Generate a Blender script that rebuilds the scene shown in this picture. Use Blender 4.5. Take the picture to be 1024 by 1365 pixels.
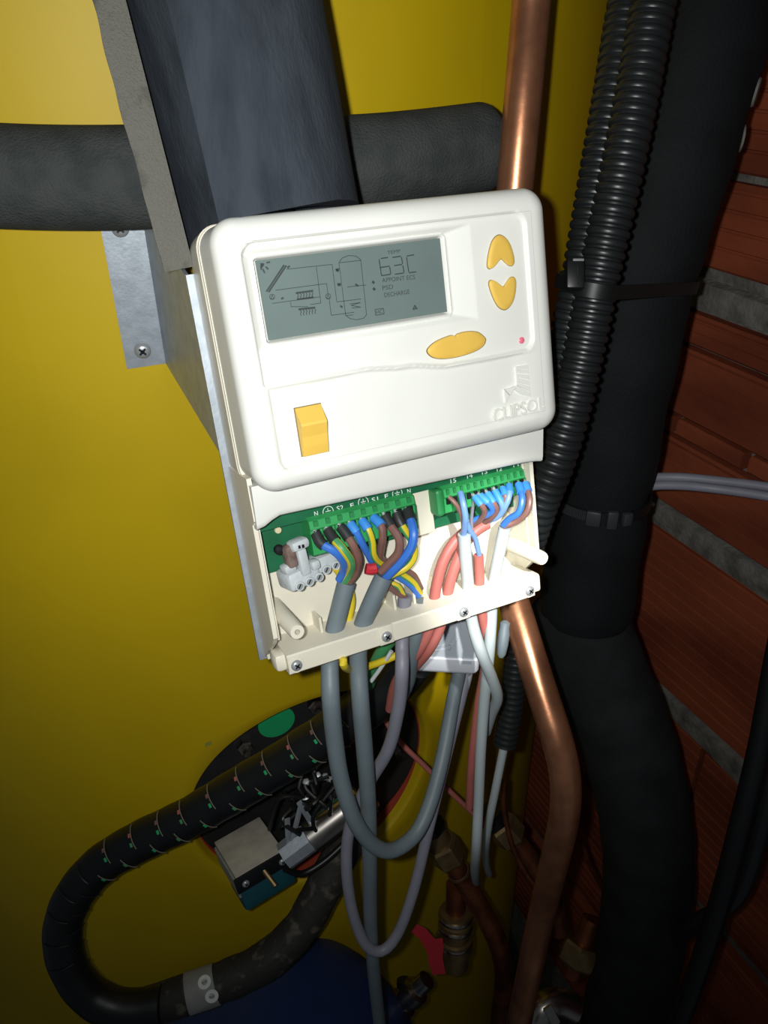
import bpy, bmesh, math, random
from mathutils import Vector, Matrix, noise
random.seed(7)
for o in list(bpy.data.objects): bpy.data.objects.remove(o)
scene = bpy.context.scene
COL = scene.collection

# ------------------------------------------------------------------ camera
# solved pose: columns map camera (right, down, forward) to world (X right, Y into the tank, Z up)
F, PCX, PCY = 1066.0, 512.0, 682.5
CW = Matrix(((0.90223, -0.23246, 0.36324), (-0.43112, -0.46539, 0.77301), (-0.01065, -0.85404, -0.5201)))
CAM = Vector((-0.1387, -0.27698, 0.10626))
camd = bpy.data.cameras.new('camera'); cam = bpy.data.objects.new('camera', camd); COL.objects.link(cam)
camd.sensor_fit = 'VERTICAL'; camd.sensor_height = 36.0; camd.lens = 36.0 * F / 1365.0
camd.clip_start = 0.01
rot = Matrix((CW.col[0], -CW.col[1], -CW.col[2])).transposed()
cam.matrix_world = Matrix.Translation(CAM) @ rot.to_4x4()
scene.camera = cam

# ------------------------------------------------------------------ light and exposure
w = bpy.data.worlds.new('World'); scene.world = w; w.use_nodes = True
w.node_tree.nodes['Background'].inputs[0].default_value = (0.55, 0.62, 0.70, 1)
w.node_tree.nodes['Background'].inputs[1].default_value = 0.065
vs = scene.view_settings
vs.view_transform = 'Standard'; vs.look = 'None'; vs.gamma = 1.0; vs.exposure = 0.0
vs.use_curve_mapping = False

def cam_pt(r, d, f): return CAM + CW @ Vector((r, d, f))
fl = bpy.data.lights.new('phone_flash', 'SPOT'); fl.energy = 5.7; fl.spot_size = math.radians(108); fl.spot_blend = 1.0; fl.shadow_soft_size = 0.004; fl.color = (0.98, 1.0, 0.985)
flo = bpy.data.objects.new('phone_flash', fl); COL.objects.link(flo); flo.location = cam_pt(-0.015, -0.004, 0.0)
tl = bpy.data.lights.new('hand_torch', 'SPOT'); tl.energy = 17.0; tl.spot_size = math.radians(15); tl.spot_blend = 1.0; tl.shadow_soft_size = 0.006; tl.color = (1.0, 1.0, 0.96)
tlo = bpy.data.objects.new('hand_torch', tl); COL.objects.link(tlo); tlo.location = cam_pt(0.10, -0.06, -0.02)
def aim(o, tgt):
    o.rotation_euler = (Vector(tgt) - o.location).to_track_quat('-Z', 'Y').to_euler()

aim(flo, CAM + CW @ Vector(((440 - PCX) / F, (470 - PCY) / F, 1.0)) * 0.40)
aim(tlo, CAM + CW @ Vector(((664 - PCX) / F, (762 - PCY) / F, 1.0)) * 0.40)

# ------------------------------------------------------------------ measuring helpers
TILT = math.radians(15.7)
RC = Matrix(((1, 0, 0), (0, math.cos(TILT), math.sin(TILT)), (0, -math.sin(TILT), math.cos(TILT))))   # controller -> world
RCI = RC.transposed()
def ray(px, py): return CW @ Vector(((px - PCX) / F, (py - PCY) / F, 1.0))
def pd(px, py, d): return CAM + ray(px, py) * d                 # a point at a given distance
def LC(px, py, y):                                               # a point on a plane of the tilted controller (its own axes)
    o = RCI @ CAM; r = RCI @ ray(px, py); return o + r * ((y - o.y) / r.y)
def P(px, py, y): return RC @ LC(px, py, y)
TCX, TCY, TR = 0.002, 0.549, 0.42                                # the tank: a standing cylinder
def tank(px, py, off=0.0):
    r = ray(px, py); ox, oy = CAM.x - TCX, CAM.y - TCY
    a = r.x * r.x + r.y * r.y; b = ox * r.x + oy * r.y; c = ox * ox + oy * oy - (TR + off) ** 2
    return CAM + r * ((-b - math.sqrt(max(0, b * b - a * c))) / a)
def tank_at(x, z, off=0.0): return Vector((x, TCY - math.sqrt((TR + off) ** 2 - (x - TCX) ** 2), z))

# ------------------------------------------------------------------ materials
def lin(c): return tuple(((v / 255) / 12.92 if v / 255 <= 0.04045 else ((v / 255 + 0.055) / 1.055) ** 2.4) for v in c) + (1,)
MATS = {}
def mat(name, rgb, rough=0.5, metal=0.0, vary=0.0, scale=40.0, bump=0.0, bscale=300.0, rgb2=None, spec=0.5, coat=0.0, thr=(0.4, 0.65), stretch=None):
    if name in MATS: return MATS[name]
    m = bpy.data.materials.new(name); m.use_nodes = True; nt = m.node_tree; N = nt.nodes; L = nt.links
    b = N['Principled BSDF']
    b.inputs['Base Color'].default_value = lin(rgb); b.inputs['Roughness'].default_value = rough; b.inputs['Metallic'].default_value = metal
    b.inputs['Specular IOR Level'].default_value = spec; b.inputs['Coat Weight'].default_value = coat
    tc = N.new('ShaderNodeTexCoord'); src = tc.outputs['Object']
    if stretch:
        mp = N.new('ShaderNodeMapping'); mp.inputs['Scale'].default_value = stretch; L.new(src, mp.inputs[0]); src = mp.outputs[0]
    if rgb2 or vary:
        n = N.new('ShaderNodeTexNoise'); n.inputs['Scale'].default_value = scale; n.inputs['Detail'].default_value = 6
        L.new(src, n.inputs['Vector'])
        cr = N.new('ShaderNodeValToRGB'); cr.color_ramp.elements[0].position = thr[0]; cr.color_ramp.elements[1].position = thr[1]
        c1 = lin(rgb); c2 = lin(rgb2) if rgb2 else tuple(max(0, v * (1 - vary)) for v in c1[:3]) + (1,)
        cr.color_ramp.elements[0].color = c1; cr.color_ramp.elements[1].color = c2
        L.new(n.outputs['Fac'], cr.inputs[0]); L.new(cr.outputs[0], b.inputs['Base Color'])
    if bump:
        n2 = N.new('ShaderNodeTexNoise'); n2.inputs['Scale'].default_value = bscale; n2.inputs['Detail'].default_value = 4; L.new(src, n2.inputs['Vector'])
        bp = N.new('ShaderNodeBump'); bp.inputs['Strength'].default_value = bump; bp.inputs['Distance'].default_value = 0.0015
        L.new(n2.outputs['Fac'], bp.inputs['Height']); L.new(bp.outputs[0], b.inputs['Normal'])
    MATS[name] = m; return m
M_YEL = mat('yellow_jacket', (203, 172, 0), 0.55, vary=0.10, scale=9, bump=0.05, bscale=60)
M_WHITE = mat('cream_plastic', (232, 232, 225), 0.38, vary=0.04, scale=30)
M_TRAY = mat('tray_plastic', (226, 220, 202), 0.42, vary=0.05, scale=40)
M_FOAM = mat('foam_grey', (68, 71, 70), 0.95, rgb2=(56, 60, 60), scale=70, bump=0.6, bscale=900, spec=0.2)
M_FOAMV = mat('foam_dusty', (54, 60, 67), 0.9, rgb2=(40, 45, 52), scale=90, bump=0.3, bscale=900, spec=0.25, stretch=(1, 1, 0.25))
M_CUT = mat('foam_cut_face', (112, 110, 103), 0.95, rgb2=(86, 84, 80), scale=60, bump=0.8, bscale=1200, spec=0.1, thr=(0.5, 0.62))
M_FOAMB = mat('foam_black', (19, 22, 24), 0.8, rgb2=(14, 16, 18), scale=40, bump=0.3, bscale=500, spec=0.25)
M_FOAML = mat('foam_black_dusty', (36, 38, 39), 0.85, rgb2=(24, 26, 27), scale=30, bump=0.3, bscale=500, spec=0.25)
M_BLK = mat('black_plastic', (20, 21, 22), 0.42)
M_CORR = mat('conduit_plastic', (30, 33, 34), 0.38)
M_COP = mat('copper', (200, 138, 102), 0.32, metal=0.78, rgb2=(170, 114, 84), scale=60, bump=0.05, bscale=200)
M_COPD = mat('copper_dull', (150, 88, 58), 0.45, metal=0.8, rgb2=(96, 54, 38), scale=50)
M_GALV = mat('galvanised_steel', (176, 184, 192), 0.45, metal=0.55, rgb2=(158, 166, 174), scale=160, thr=(0.35, 0.7), bump=0.05, bscale=600)
M_STEEL = mat('screw_steel', (176, 180, 182), 0.32, metal=0.45)
M_DARK = mat('screw_recess', (38, 40, 42), 0.5, metal=0.6)
M_STAIN = mat('stainless', (196, 190, 182), 0.28, metal=1.0, vary=0.15, scale=50)
M_LCD = mat('lcd_glass', (108, 122, 119), 0.22, vary=0.12, scale=25, spec=0.5)
M_INK = mat('lcd_ink', (58, 66, 68), 0.4)
M_BTN = mat('yellow_button', (230, 188, 84), 0.5, vary=0.05, scale=80)
M_GAPSHADE = mat('gap_shade', (122, 104, 66), 0.7)  # dark brown painted in for the shadow in gaps around buttons and switch
M_LED = mat('pink_lens', (238, 120, 142), 0.3)
M_GRN = mat('green_terminal', (52, 158, 88), 0.45, vary=0.12, scale=120)
M_PCB = mat('green_board', (30, 104, 68), 0.4, vary=0.25, scale=80)
M_SILK = mat('silkscreen_white', (226, 232, 226), 0.6)
M_GCAB = mat('grey_cable', (112, 124, 130), 0.5, vary=0.10, scale=60)
M_LCAB = mat('lilac_grey_cable', (132, 132, 144), 0.5, vary=0.12, scale=50)
M_DCAB = mat('dusty_grey_cable', (96, 98, 98), 0.6, rgb2=(120, 112, 84), scale=50)
M_WCAB = mat('pale_grey_cable', (176, 186, 188), 0.45, vary=0.05, scale=50)
M_RCAB = mat('red_cable', (176, 100, 92), 0.5, vary=0.08, scale=70)
M_BLUE = mat('blue_core', (58, 116, 206), 0.4)
M_LBLUE = mat('pale_blue_core', (112, 150, 206), 0.45)
M_BROWN = mat('brown_core', (128, 92, 84), 0.45, vary=0.15, scale=120)
M_YELW = mat('yellow_core', (214, 190, 40), 0.45)
M_GRNW = mat('green_core', (70, 150, 96), 0.45)
M_FBLK = mat('black_ferrule', (44, 46, 46), 0.5)
M_FBLU = mat('blue_ferrule', (64, 142, 222), 0.45)
M_RED = mat('red_plastic', (190, 40, 52), 0.45)
M_REDL = mat('red_liner', (170, 62, 40), 0.8)
M_GREYB = mat('grey_box', (178, 186, 194), 0.5, vary=0.04, scale=40)
M_LID = mat('box_lid', (214, 218, 226), 0.45)
M_PORC = mat('terminal_strip_white', (196, 202, 204), 0.45, vary=0.10, scale=150, bump=0.2, bscale=500)
M_RUST = mat('rust_stain', (128, 108, 100), 0.8, rgb2=(92, 72, 64), scale=300)
M_BRASS = mat('brass', (150, 126, 88), 0.45, metal=0.8, vary=0.3, scale=80)
M_FLG = mat('flange_black', (34, 34, 34), 0.7, vary=0.3, scale=60)
M_TEAL = mat('teal_plastic', (24, 84, 96), 0.5, vary=0.2, scale=60)
M_PLATE = mat('pale_metal_plate', (182, 178, 166), 0.55, rgb2=(160, 156, 146), scale=60)
M_GDOT = mat('green_sticker', (28, 168, 104), 0.6)
M_BLUEV = mat('blue_vessel', (34, 58, 112), 0.5, vary=0.1, scale=30)
M_TAPE = mat('dusty_tape', (44, 42, 38), 0.7, rgb2=(92, 88, 76), scale=110, thr=(0.55, 0.7), bump=0.5, bscale=200)
M_PALET = mat('pale_tape', (150, 150, 146), 0.6, vary=0.2, scale=90)
M_SLIT = mat('slit_edge', (120, 112, 100), 0.5)
M_MORT = mat('mortar', (120, 118, 112), 0.95, rgb2=(88, 86, 82), scale=60, bump=1.0, bscale=200)
M_CONC = mat('concrete', (90, 88, 84), 0.95, vary=0.3, scale=8)
def brick_mat():
    m = mat('terracotta', (146, 74, 48), 0.9, rgb2=(112, 54, 36), scale=14, bump=0.5, bscale=160, spec=0.15, stretch=(1, 0.4, 1))
    return m
M_BRK = brick_mat()

# ------------------------------------------------------------------ mesh builder
FR = {}          # object name -> frame of its thing
def frame_of(p): return FR.get(p.name, Matrix.Identity(4)) if p else None
class MB:
    def __init__(s): s.v = []; s.f = []
    def add(s, vs, fs):
        k = len(s.v); s.v += [Vector(v) for v in vs]; s.f += [tuple(i + k for i in f) for f in fs]; return s
    def quad(s, a, b, c, d): return s.add([a, b, c, d], [(0, 1, 2, 3)])
    def bm(s, b, M=None):
        b.verts.index_update(); vs = [(M @ v.co if M else v.co.copy()) for v in b.verts]
        s.add(vs, [[v.index for v in f.verts] for f in b.faces]); b.free(); return s
    def box(s, c, size, bev=0.0, M=None, seg=2):
        b = bmesh.new(); bmesh.ops.create_cube(b, size=1.0)
        for v in b.verts: v.co = Vector((v.co.x * size[0], v.co.y * size[1], v.co.z * size[2]))
        if bev: bmesh.ops.bevel(b, geom=b.edges[:] , offset=bev, segments=seg, affect='EDGES', profile=0.5)
        T = Matrix.Translation(Vector(c))
        return s.bm(b, (T @ M.to_4x4()) if M else T)
    def bar(s, a, b, w, t, up):                    # a flat strip from a to b
        a, b, up = Vector(a), Vector(b), Vector(up).normalized(); d = (b - a).normalized(); n = d.cross(up).normalized() * (w / 2); u = up * t
        vs = [a - n, a + n, b + n, b - n]; vs += [v + u for v in vs]
        return s.add(vs, [(0, 3, 2, 1), (4, 5, 6, 7), (0, 1, 5, 4), (1, 2, 6, 5), (2, 3, 7, 6), (3, 0, 4, 7)])
    def rings(s, rings, cap0=True, cap1=True, closed=True):
        n = len(rings[0]); k = len(s.v)
        for r in rings: s.v += [Vector(v) for v in r]
        m = n if closed else n - 1
        for i in range(len(rings) - 1):
            for j in range(m):
                a = k + i * n + j; b = k + i * n + (j + 1) % n; s.f.append((a, b, b + n, a + n))
        if cap0: s.f.append(tuple(k + j for j in range(n))[::-1])
        if cap1: s.f.append(tuple(k + (len(rings) - 1) * n + j for j in range(n)))
        return s
    def tube(s, path, r, seg=16, radii=None, round_end=0.0, cap0=True, cap1=True, squash=None):
        path = [Vector(p) for p in path]; T = tangents(path); Ns = frames(path, T); R = []
        for i, p in enumerate(path):
            rr = radii[i] if radii else r; n = Ns[i]; b = T[i].cross(n)
            R.append([p + (n * math.cos(2 * math.pi * j / seg) + b * math.sin(2 * math.pi * j / seg)) * rr for j in range(seg)])
        return s.rings(R, cap0, cap1)
    def lathe(s, c, axis, prof, seg=24, cap0=True, cap1=True):        # prof: list of (distance along axis, radius)
        c, axis = Vector(c), Vector(axis).normalized(); n = axis.orthogonal().normalized(); b = axis.cross(n); R = []
        for h, r in prof: R.append([c + axis * h + (n * math.cos(2 * math.pi * j / seg) + b * math.sin(2 * math.pi * j / seg)) * max(r, 1e-6) for j in range(seg)])
        return s.rings(R, cap0, cap1)
    def prism(s, pts, f0, f1):                      # outline pts mapped by f0 (back) and f1 (front)
        return s.rings([[f0(p) for p in pts], [f1(p) for p in pts]])
    def build(s, name, m, parent=None, local=False, smooth=35, label=None, cat=None, group=None, kind=None):
        me = bpy.data.meshes.new(name)
        if parent is None and not local and kind != 'structure':
            xs = [v.x for v in s.v]; ys = [v.y for v in s.v]; zs = [v.z for v in s.v]
            off = Vector(((min(xs) + max(xs)) / 2, (min(ys) + max(ys)) / 2, min(zs))); vv = [v - off for v in s.v]
        else:
            off = Vector((0, 0, 0)); vv = s.v
            if parent is not None and not local:
                I = frame_of(parent).inverted(); vv = [I @ v for v in s.v]
        me.from_pydata([tuple(v) for v in vv], [], s.f); me.update()
        b = bmesh.new(); b.from_mesh(me); bmesh.ops.recalc_face_normals(b, faces=b.faces[:]); b.to_mesh(me); b.free()
        if smooth: me.shade_smooth(); me.set_sharp_from_angle(angle=math.radians(smooth))
        me.materials.append(m)
        o = bpy.data.objects.new(name, me); COL.objects.link(o); o.location = off
        if parent is not None: o.parent = parent; FR[o.name] = frame_of(parent)
        tag(o, label, cat, group, kind); return o
def tag(o, label=None, cat=None, group=None, kind=None):
    if label: o['label'] = label
    if cat: o['category'] = cat
    if group: o['group'] = group
    if kind: o['kind'] = kind
    return o
def thing(name, loc, label, cat, group=None, R=None, kind=None):
    o = bpy.data.objects.new(name, None); COL.objects.link(o); o.empty_display_size = 0.02
    Mx = Matrix.Translation(Vector(loc)) @ (R.to_4x4() if R else Matrix.Identity(4)); o.matrix_world = Mx; FR[o.name] = Mx
    return tag(o, label, cat, group, kind)
def piece(name, me, parent, M):                     # shared mesh as a further part (M in the thing's own frame)
    o = bpy.data.objects.new(name, me); COL.objects.link(o); o.parent = parent; o.matrix_local = M; FR[o.name] = frame_of(parent); return o
def tangents(path):
    T = []
    for i in range(len(path)):
        a = path[max(0, i - 1)]; b = path[min(len(path) - 1, i + 1)]; T.append((b - a).normalized())
    return T
def frames(path, T, n0=None):
    n = n0 if n0 is not None else T[0].orthogonal().normalized(); out = []
    for t in T:
        n = (n - t * n.dot(t)).normalized(); out.append(n)
    return out
def spline(pts, step=0.004):
    pts = [Vector(p) for p in pts]; q = [pts[0] * 2 - pts[1]] + pts + [pts[-1] * 2 - pts[-2]]; out = []
    for i in range(1, len(q) - 2):
        p0, p1, p2, p3 = q[i - 1:i + 3]; n = max(2, int((p2 - p1).length / step))
        for k in range(n):
            t = k / n
            out.append(0.5 * ((2 * p1) + (p2 - p0) * t + (2 * p0 - 5 * p1 + 4 * p2 - p3) * t * t + (3 * p1 - p0 - 3 * p2 + p3) * t ** 3))
    out.append(pts[-1]); return out
def cut(path, a, b):                                # sub-path by fraction
    n = len(path) - 1; return path[int(a * n):int(b * n) + 1]
def text_mesh(body, size, M, sx=1.0, depth=0.0, bold=0.0):
    cu = bpy.data.curves.new('t', 'FONT'); cu.body = body; cu.size = size; cu.align_x = 'CENTER'; cu.align_y = 'CENTER'; cu.extrude = depth; cu.offset = bold; cu.resolution_u = 3
    o = bpy.data.objects.new('t', cu); COL.objects.link(o)
    me = bpy.data.meshes.new_from_object(o.evaluated_get(bpy.context.evaluated_depsgraph_get()))
    vs = [M @ Vector((v.co.x * sx, v.co.y, v.co.z)) for v in me.vertices]; fs = [tuple(p.vertices) for p in me.polygons]
    bpy.data.objects.remove(o); bpy.data.curves.remove(cu); bpy.data.meshes.remove(me); return vs, fs
def screw_meshes(mb, mb2, c, n, r):
    mb.lathe(c, n, [(0, r), (r * 0.25, r * 0.98), (r * 0.5, r * 0.8), (r * 0.62, r * 0.5), (r * 0.66, 0.0)], 20)
    n = Vector(n).normalized(); a = n.orthogonal().normalized(); b = n.cross(a); c = Vector(c) + n * r * 0.55
    for u, v in ((a, b), (b, a)):
        mb2.bar(c - u * r * 0.52, c + u * r * 0.52, r * 0.24, r * 0.16, n)
    mb2.lathe(c, n, [(0, r * 0.28), (r * 0.14, r * 0.26)], 10)
def screw(c, n, r, parent, local=True):
    a, b = MB(), MB(); screw_meshes(a, b, c, n, r)
    o = a.build('screw', M_STEEL, parent, local); b.build('screw_recess', M_DARK, o, local); return o

# ================================================================== SETTING
WX = 0.34
mb = MB(); mb.box((WX + 0.06, 0.40, -0.35), (0.10, 2.0, 1.7)); wall_r = mb.build('wall_right', M_MORT, kind='structure')
mb = MB(); mb.box((-0.2, 1.45, -0.35), (1.2, 0.10, 1.7)); mb.build('wall_back', M_MORT, kind='structure')
mb = MB(); mb.box((-0.2, 0.4, -1.22), (1.4, 2.2, 0.05)); mb.build('floor', M_CONC, kind='structure')
def ribbed_brick(length, h, seed, ribs):
    """a hollow clay block lying along Y; its face (towards -X) carries shallow ribs"""
    rnd = random.Random(seed); prof = [(0.055, -h / 2), (0.002, -h / 2), (0.0, -h / 2 + 0.002)]
    if ribs:
        n = max(2, int(h / 0.0125)); p = (h - 0.008) / n
        for i in range(n):
            z = -h / 2 + 0.004 + i * p
            prof += [(0.0, z), (0.0, z + p * 0.78), (0.0012, z + p * 0.84), (0.0012, z + p * 0.94)]
    prof += [(0.0, h / 2 - 0.002), (0.002, h / 2), (0.055, h / 2)]
    m = MB(); R = []
    for k in range(2):
        y = (k - 0.5) * length; R.append([Vector((x, y, z)) for x, z in prof])
    m.rings(R); return m
# courses: (bottom, top, length of a block, ribs); joints are the gaps where the mortar bed shows
COURSES = [(0.215, 0.40, .50, 1), (0.015, 0.195, .50, 1), (-0.052, 0.009, .22, 1), (-0.112, -0.088, .22, 1), (-0.172, -0.116, .30, 1), (-0.190, -0.1755, .075, 0),
           (-0.255, -0.194, .30, 1), (-0.438, -0.279, .50, 1), (-0.636, -0.458, .50, 1), (-0.83, -0.66, .50, 1), (-1.03, -0.85, .50, 1)]
for ci, (z0, z1, ln, rb) in enumerate(COURSES):
    src = ribbed_brick(ln - 0.006, z1 - z0, ci, rb).build('brick', M_BRK, wall_r, local=True, smooth=0)
    y = -0.42 + (ci * 0.37) % 1.0 * ln - ln; first = True
    while y < 1.1:
        M = Matrix.Translation((WX + random.uniform(-0.0015, 0.0015), y + ln / 2, (z0 + z1) / 2)) @ Matrix.Rotation(random.uniform(-.004, .004), 4, 'X')
        if first: src.matrix_local = M; first = False
        else: piece('brick', src.data, wall_r, M)
        y += ln
# smears of mortar squeezed out of the two thick joints
def smear(name, z, y0, y1, seed):
    m = MB(); rnd = random.Random(seed); n = 26; up = []; lo = []
    for i in range(n + 1):
        y = y0 + (y1 - y0) * i / n; k = noise.noise(Vector((y * 30, seed, 0))); k2 = noise.noise(Vector((y * 42, seed + 9, 0)))
        up.append((y, z + 0.010 + 0.005 * k)); lo.append((y, z - 0.012 - 0.010 * max(0, k2) ))
    R = []
    for (y, zu), (_, zl) in zip(up, lo):
        R.append([Vector((WX + 0.004, y, zu)), Vector((WX - 0.003, y, zu - 0.002)), Vector((WX - 0.004, y, (zu + zl) / 2)), Vector((WX - 0.003, y, zl + 0.002)), Vector((WX + 0.004, y, zl))])
    m.rings(R); m.build(name, M_MORT, wall_r, smooth=60)
smear('mortar_smear', -0.070, -0.4, 0.8, 1); smear('mortar_smear', -0.267, -0.4, 0.8, 2); smear('mortar_smear', -0.448, -0.4, 0.8, 3)

# ================================================================== TANK
tk = thing('water_tank', (TCX, TCY, -1.19), 'big yellow jacketed cylindrical hot water tank filling the background', 'tank')
HX, HZ, HR = -0.006, -0.412, 0.103            # the hole for the flange: x, z, radius
def on_tank(s, z, off=0.0):                    # s = arc length along the jacket from x = TCX
    a = s / TR; r = TR + off; return Vector((TCX + math.sin(a) * r, TCY - math.cos(a) * r, z))
HS = TR * math.asin((HX - TCX) / TR)
mb = MB(); NS, NZ = 24, 24; q = 0.13
ss = [HS - q + 2 * q * i / NS for i in range(NS + 1)]; full = 2 * math.pi * TR; rest = [HS + q + (full - 2 * q) * i / 130 for i in range(131)]
zs = [-1.19] + [HZ - q - 0.05 * i for i in range(12, 0, -1)] + [HZ - q + 2 * q * i / NZ for i in range(NZ + 1)] + [HZ + q + 0.05 * i for i in range(1, 16)]
def strip(sv, zv):
    k = len(mb.v); n = len(zv)
    for s_ in sv:
        for z_ in zv: mb.v.append(on_tank(s_, z_))
    for i in range(len(sv) - 1):
        for j in range(n - 1): mb.f.append((k + i * n + j, k + (i + 1) * n + j, k + (i + 1) * n + j + 1, k + i * n + j + 1))
strip(rest, zs); strip(ss, [z for z in zs if z <= HZ - q + 1e-6]); strip(ss, [z for z in zs if z >= HZ + q - 1e-6])
per = [(s_, zs_) for s_, zs_ in [(ss[i], HZ - q) for i in range(NS)] + [(HS + q, HZ - q + 2 * q * i / NZ) for i in range(NZ)] + [(ss[NS - i], HZ + q) for i in range(NS)] + [(HS - q, HZ + q - 2 * q * i / NZ) for i in range(NZ)]]
R = []
for k in range(6):
    t = k / 5; ring = []
    for s_, z_ in per:
        d = Vector((s_ - HS, z_ - HZ)); c = d.normalized() * HR; p = c.lerp(d, t); ring.append(on_tank(HS + p.x, HZ + p.y))
    R.append(ring)
lip = []
for off, rr in ((-0.034, HR - 0.002), (-0.004, HR - 0.002), (-0.0008, HR - 0.001)):
    lip.append([on_tank(HS + (Vector((s_ - HS, z_ - HZ)).normalized() * rr).x, HZ + (Vector((s_ - HS, z_ - HZ)).normalized() * rr).y, off) for s_, z_ in per])
mb.rings(lip + R, False, False)
top = [on_tank(s_, zs[-1]) for s_ in ss[:-1] + rest[:-1]]; mb.add(top, [tuple(range(len(top)))])
mb.build('jacket', M_YEL, tk, smooth=40)
HC = on_tank(HS, HZ); HN = (HC - Vector((TCX, TCY, HZ))).normalized(); HXD = Vector((0, 0, 1)).cross(HN).normalized() * -1
HXD = Vector((-HN.y, HN.x, 0)) if (-HN.y) > 0 else Vector((HN.y, -HN.x, 0))
def fp(u, v, n): return HC + HXD * u + Vector((0, 0, v)) + HN * n      # flange frame: right, up, outwards
def hole_ring(rr, off): return [on_tank(HS + rr * math.cos(2 * math.pi * k / 96), HZ + rr * math.sin(2 * math.pi * k / 96), off) for k in range(96)]
mb = MB(); mb.rings([hole_ring(HR - .002, -.034), hole_ring(HR - .0032, -.034), hole_ring(HR - .0032, -.009), hole_ring(HR - .002, -.009)], False, False); mb.build('liner', M_REDL, tk)
fl_ = MB(); fl_.lathe(HC - HN * 0.047, HN, [(0, 0.1000), (0.024, 0.1000), (0.026, 0.0980), (0.026, 0.0)], 72); flg = fl_.build('flange', M_FLG, tk)
for k in range(8):
    a = 2 * math.pi * (k + 0.9) / 8; b = MB(); b.lathe(fp(0.078 * math.cos(a), 0.078 * math.sin(a), -0.0205), HN, [(-.003, .0065), (.005, .0065), (.0062, .0055), (.0062, .003), (.011, .003), (.011, 0)], 6)
    b.build('bolt', M_STAIN, flg, smooth=0)
b = MB(); b.lathe(fp(-0.024, 0.070, -0.0211), HN, [(0, .0145), (.0006, .0143), (.0006, 0)], 28); b.build('sticker', M_GDOT, flg, label='round green sticker')
mb = MB(); c = tank(280, 991, 0.0002); t_ = Vector((1, 0, 0)); mb.add([c + HXD * x + Vector((0, 0, z)) for x, z in ((-.004, -.002), (.004, -.0015), (.0035, .002), (-.003, .0022))], [(0, 1, 2, 3)])
mb.build('paint_chip', mat('chip', (150, 150, 60), 0.7), tk)

# ================================================================== BRACKET
def W(x, y, z): return RC @ Vector((x, y, z))
br = thing('mounting_bracket', tuple(W(0, 0.043, -0.1385)), 'galvanised sheet steel bracket holding the controller off the yellow tank', 'bracket')
def sheet(mb, pts, t):                          # flat polygon with thickness t (along its normal)
    pts = [Vector(p) for p in pts]; n = (pts[1] - pts[0]).cross(pts[2] - pts[0]).normalized() * t
    return mb.rings([pts, [p + n for p in pts]])
mb = MB(); sheet(mb, [W(-0.072, 0.0412, -0.1385), W(-0.072, 0.0412, 0.034), W(0.072, 0.0412, 0.034), W(0.072, 0.0412, -0.1385)], 0.0016); mb.build('front_plate', M_GALV, br, smooth=0)
for s in (-1, 1):
    if s < 0:
        a, b = tank(190.5, 300, 0.0012), tank(221, 484.5, 0.0012); a2, b2 = tank(128.5, 300, 0.0012), tank(169.4, 492, 0.0012)
    else:
        b = tank_at(0.072, -0.047, 0.0012); a = tank_at(0.072, 0.02, 0.0012); b2 = tank_at(0.094, -0.047, 0.0012); a2 = tank_at(0.094, 0.02, 0.0012)
    top = 0.030; a = Vector((b.x, b.y, top)); a2 = Vector((b2.x, b2.y, top))
    x = b.x; f0 = W(s * 0.072, 0.042, 0.034); f1 = W(s * 0.072, 0.042, -0.0395); f2 = W(s * 0.072, 0.042, -0.1385); f3 = W(s * 0.072, 0.044, -0.1385)
    mb = MB(); sheet(mb, [f0, f1, b, a] if s < 0 else [f0, a, b, f1], 0.0014); mb.build('side_flange', M_GALV, br, smooth=0)
    mb = MB(); sheet(mb, [a, b, b2, a2] if s < 0 else [a, a2, b2, b], 0.0014); pl = mb.build('wall_plate', M_GALV, br, smooth=0)
    nrm = Vector((b.x - TCX, b.y - TCY, 0)).normalized()
    if s < 0:
        for px, py in ((160, 304), (190, 467)): screw(tank(px, py, 0.0026), nrm, 0.0042, pl, False)

# ================================================================== CONTROLLER (own axes: x right, y into the tank, z up)
ct = thing('heating_controller', (0, 0, 0), 'white solar heating controller with grey display and open wiring tray', 'controller', R=RC)
FRONT = -0.0075; RAD = 0.0095; HW, HH = 0.07, 0.0505
def sst(a, b, x):
    t = min(1, max(0, (x - a) / (b - a))); return t * t * (3 - 2 * t)
WAVE = [(-0.0700, -.0092), (-0.0596, -.0094), (-0.0379, -.0096), (-0.0223, -.0093), (-0.0032, -.0111), (0.0168, -.0139), (0.0346, -.0141), (0.0531, -.0139), (0.07, -.0139)]
def wave(x):
    for (a, za), (b, zb) in zip(WAVE, WAVE[1:]):
        if x <= b:
            t = (x - a) / (b - a); t = t * t * (3 - 2 * t); return za + (zb - za) * t
    return WAVE[-1][1]
def rr_in(x, z, x0, x1, z0, z1, r):             # signed distance inside a rounded rectangle (positive inside)
    cx, cz = (x0 + x1) / 2, (z0 + z1) / 2; dx, dz = abs(x - cx) - (x1 - x0) / 2 + r, abs(z - cz) - (z1 - z0) / 2 + r
    return r - math.hypot(max(dx, 0), max(dz, 0)) - min(max(dx, dz), 0)
LX0, LX1, LZ0, LZ1 = -0.0545, 0.0195, 0.0072, 0.0345        # the display glass
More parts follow.
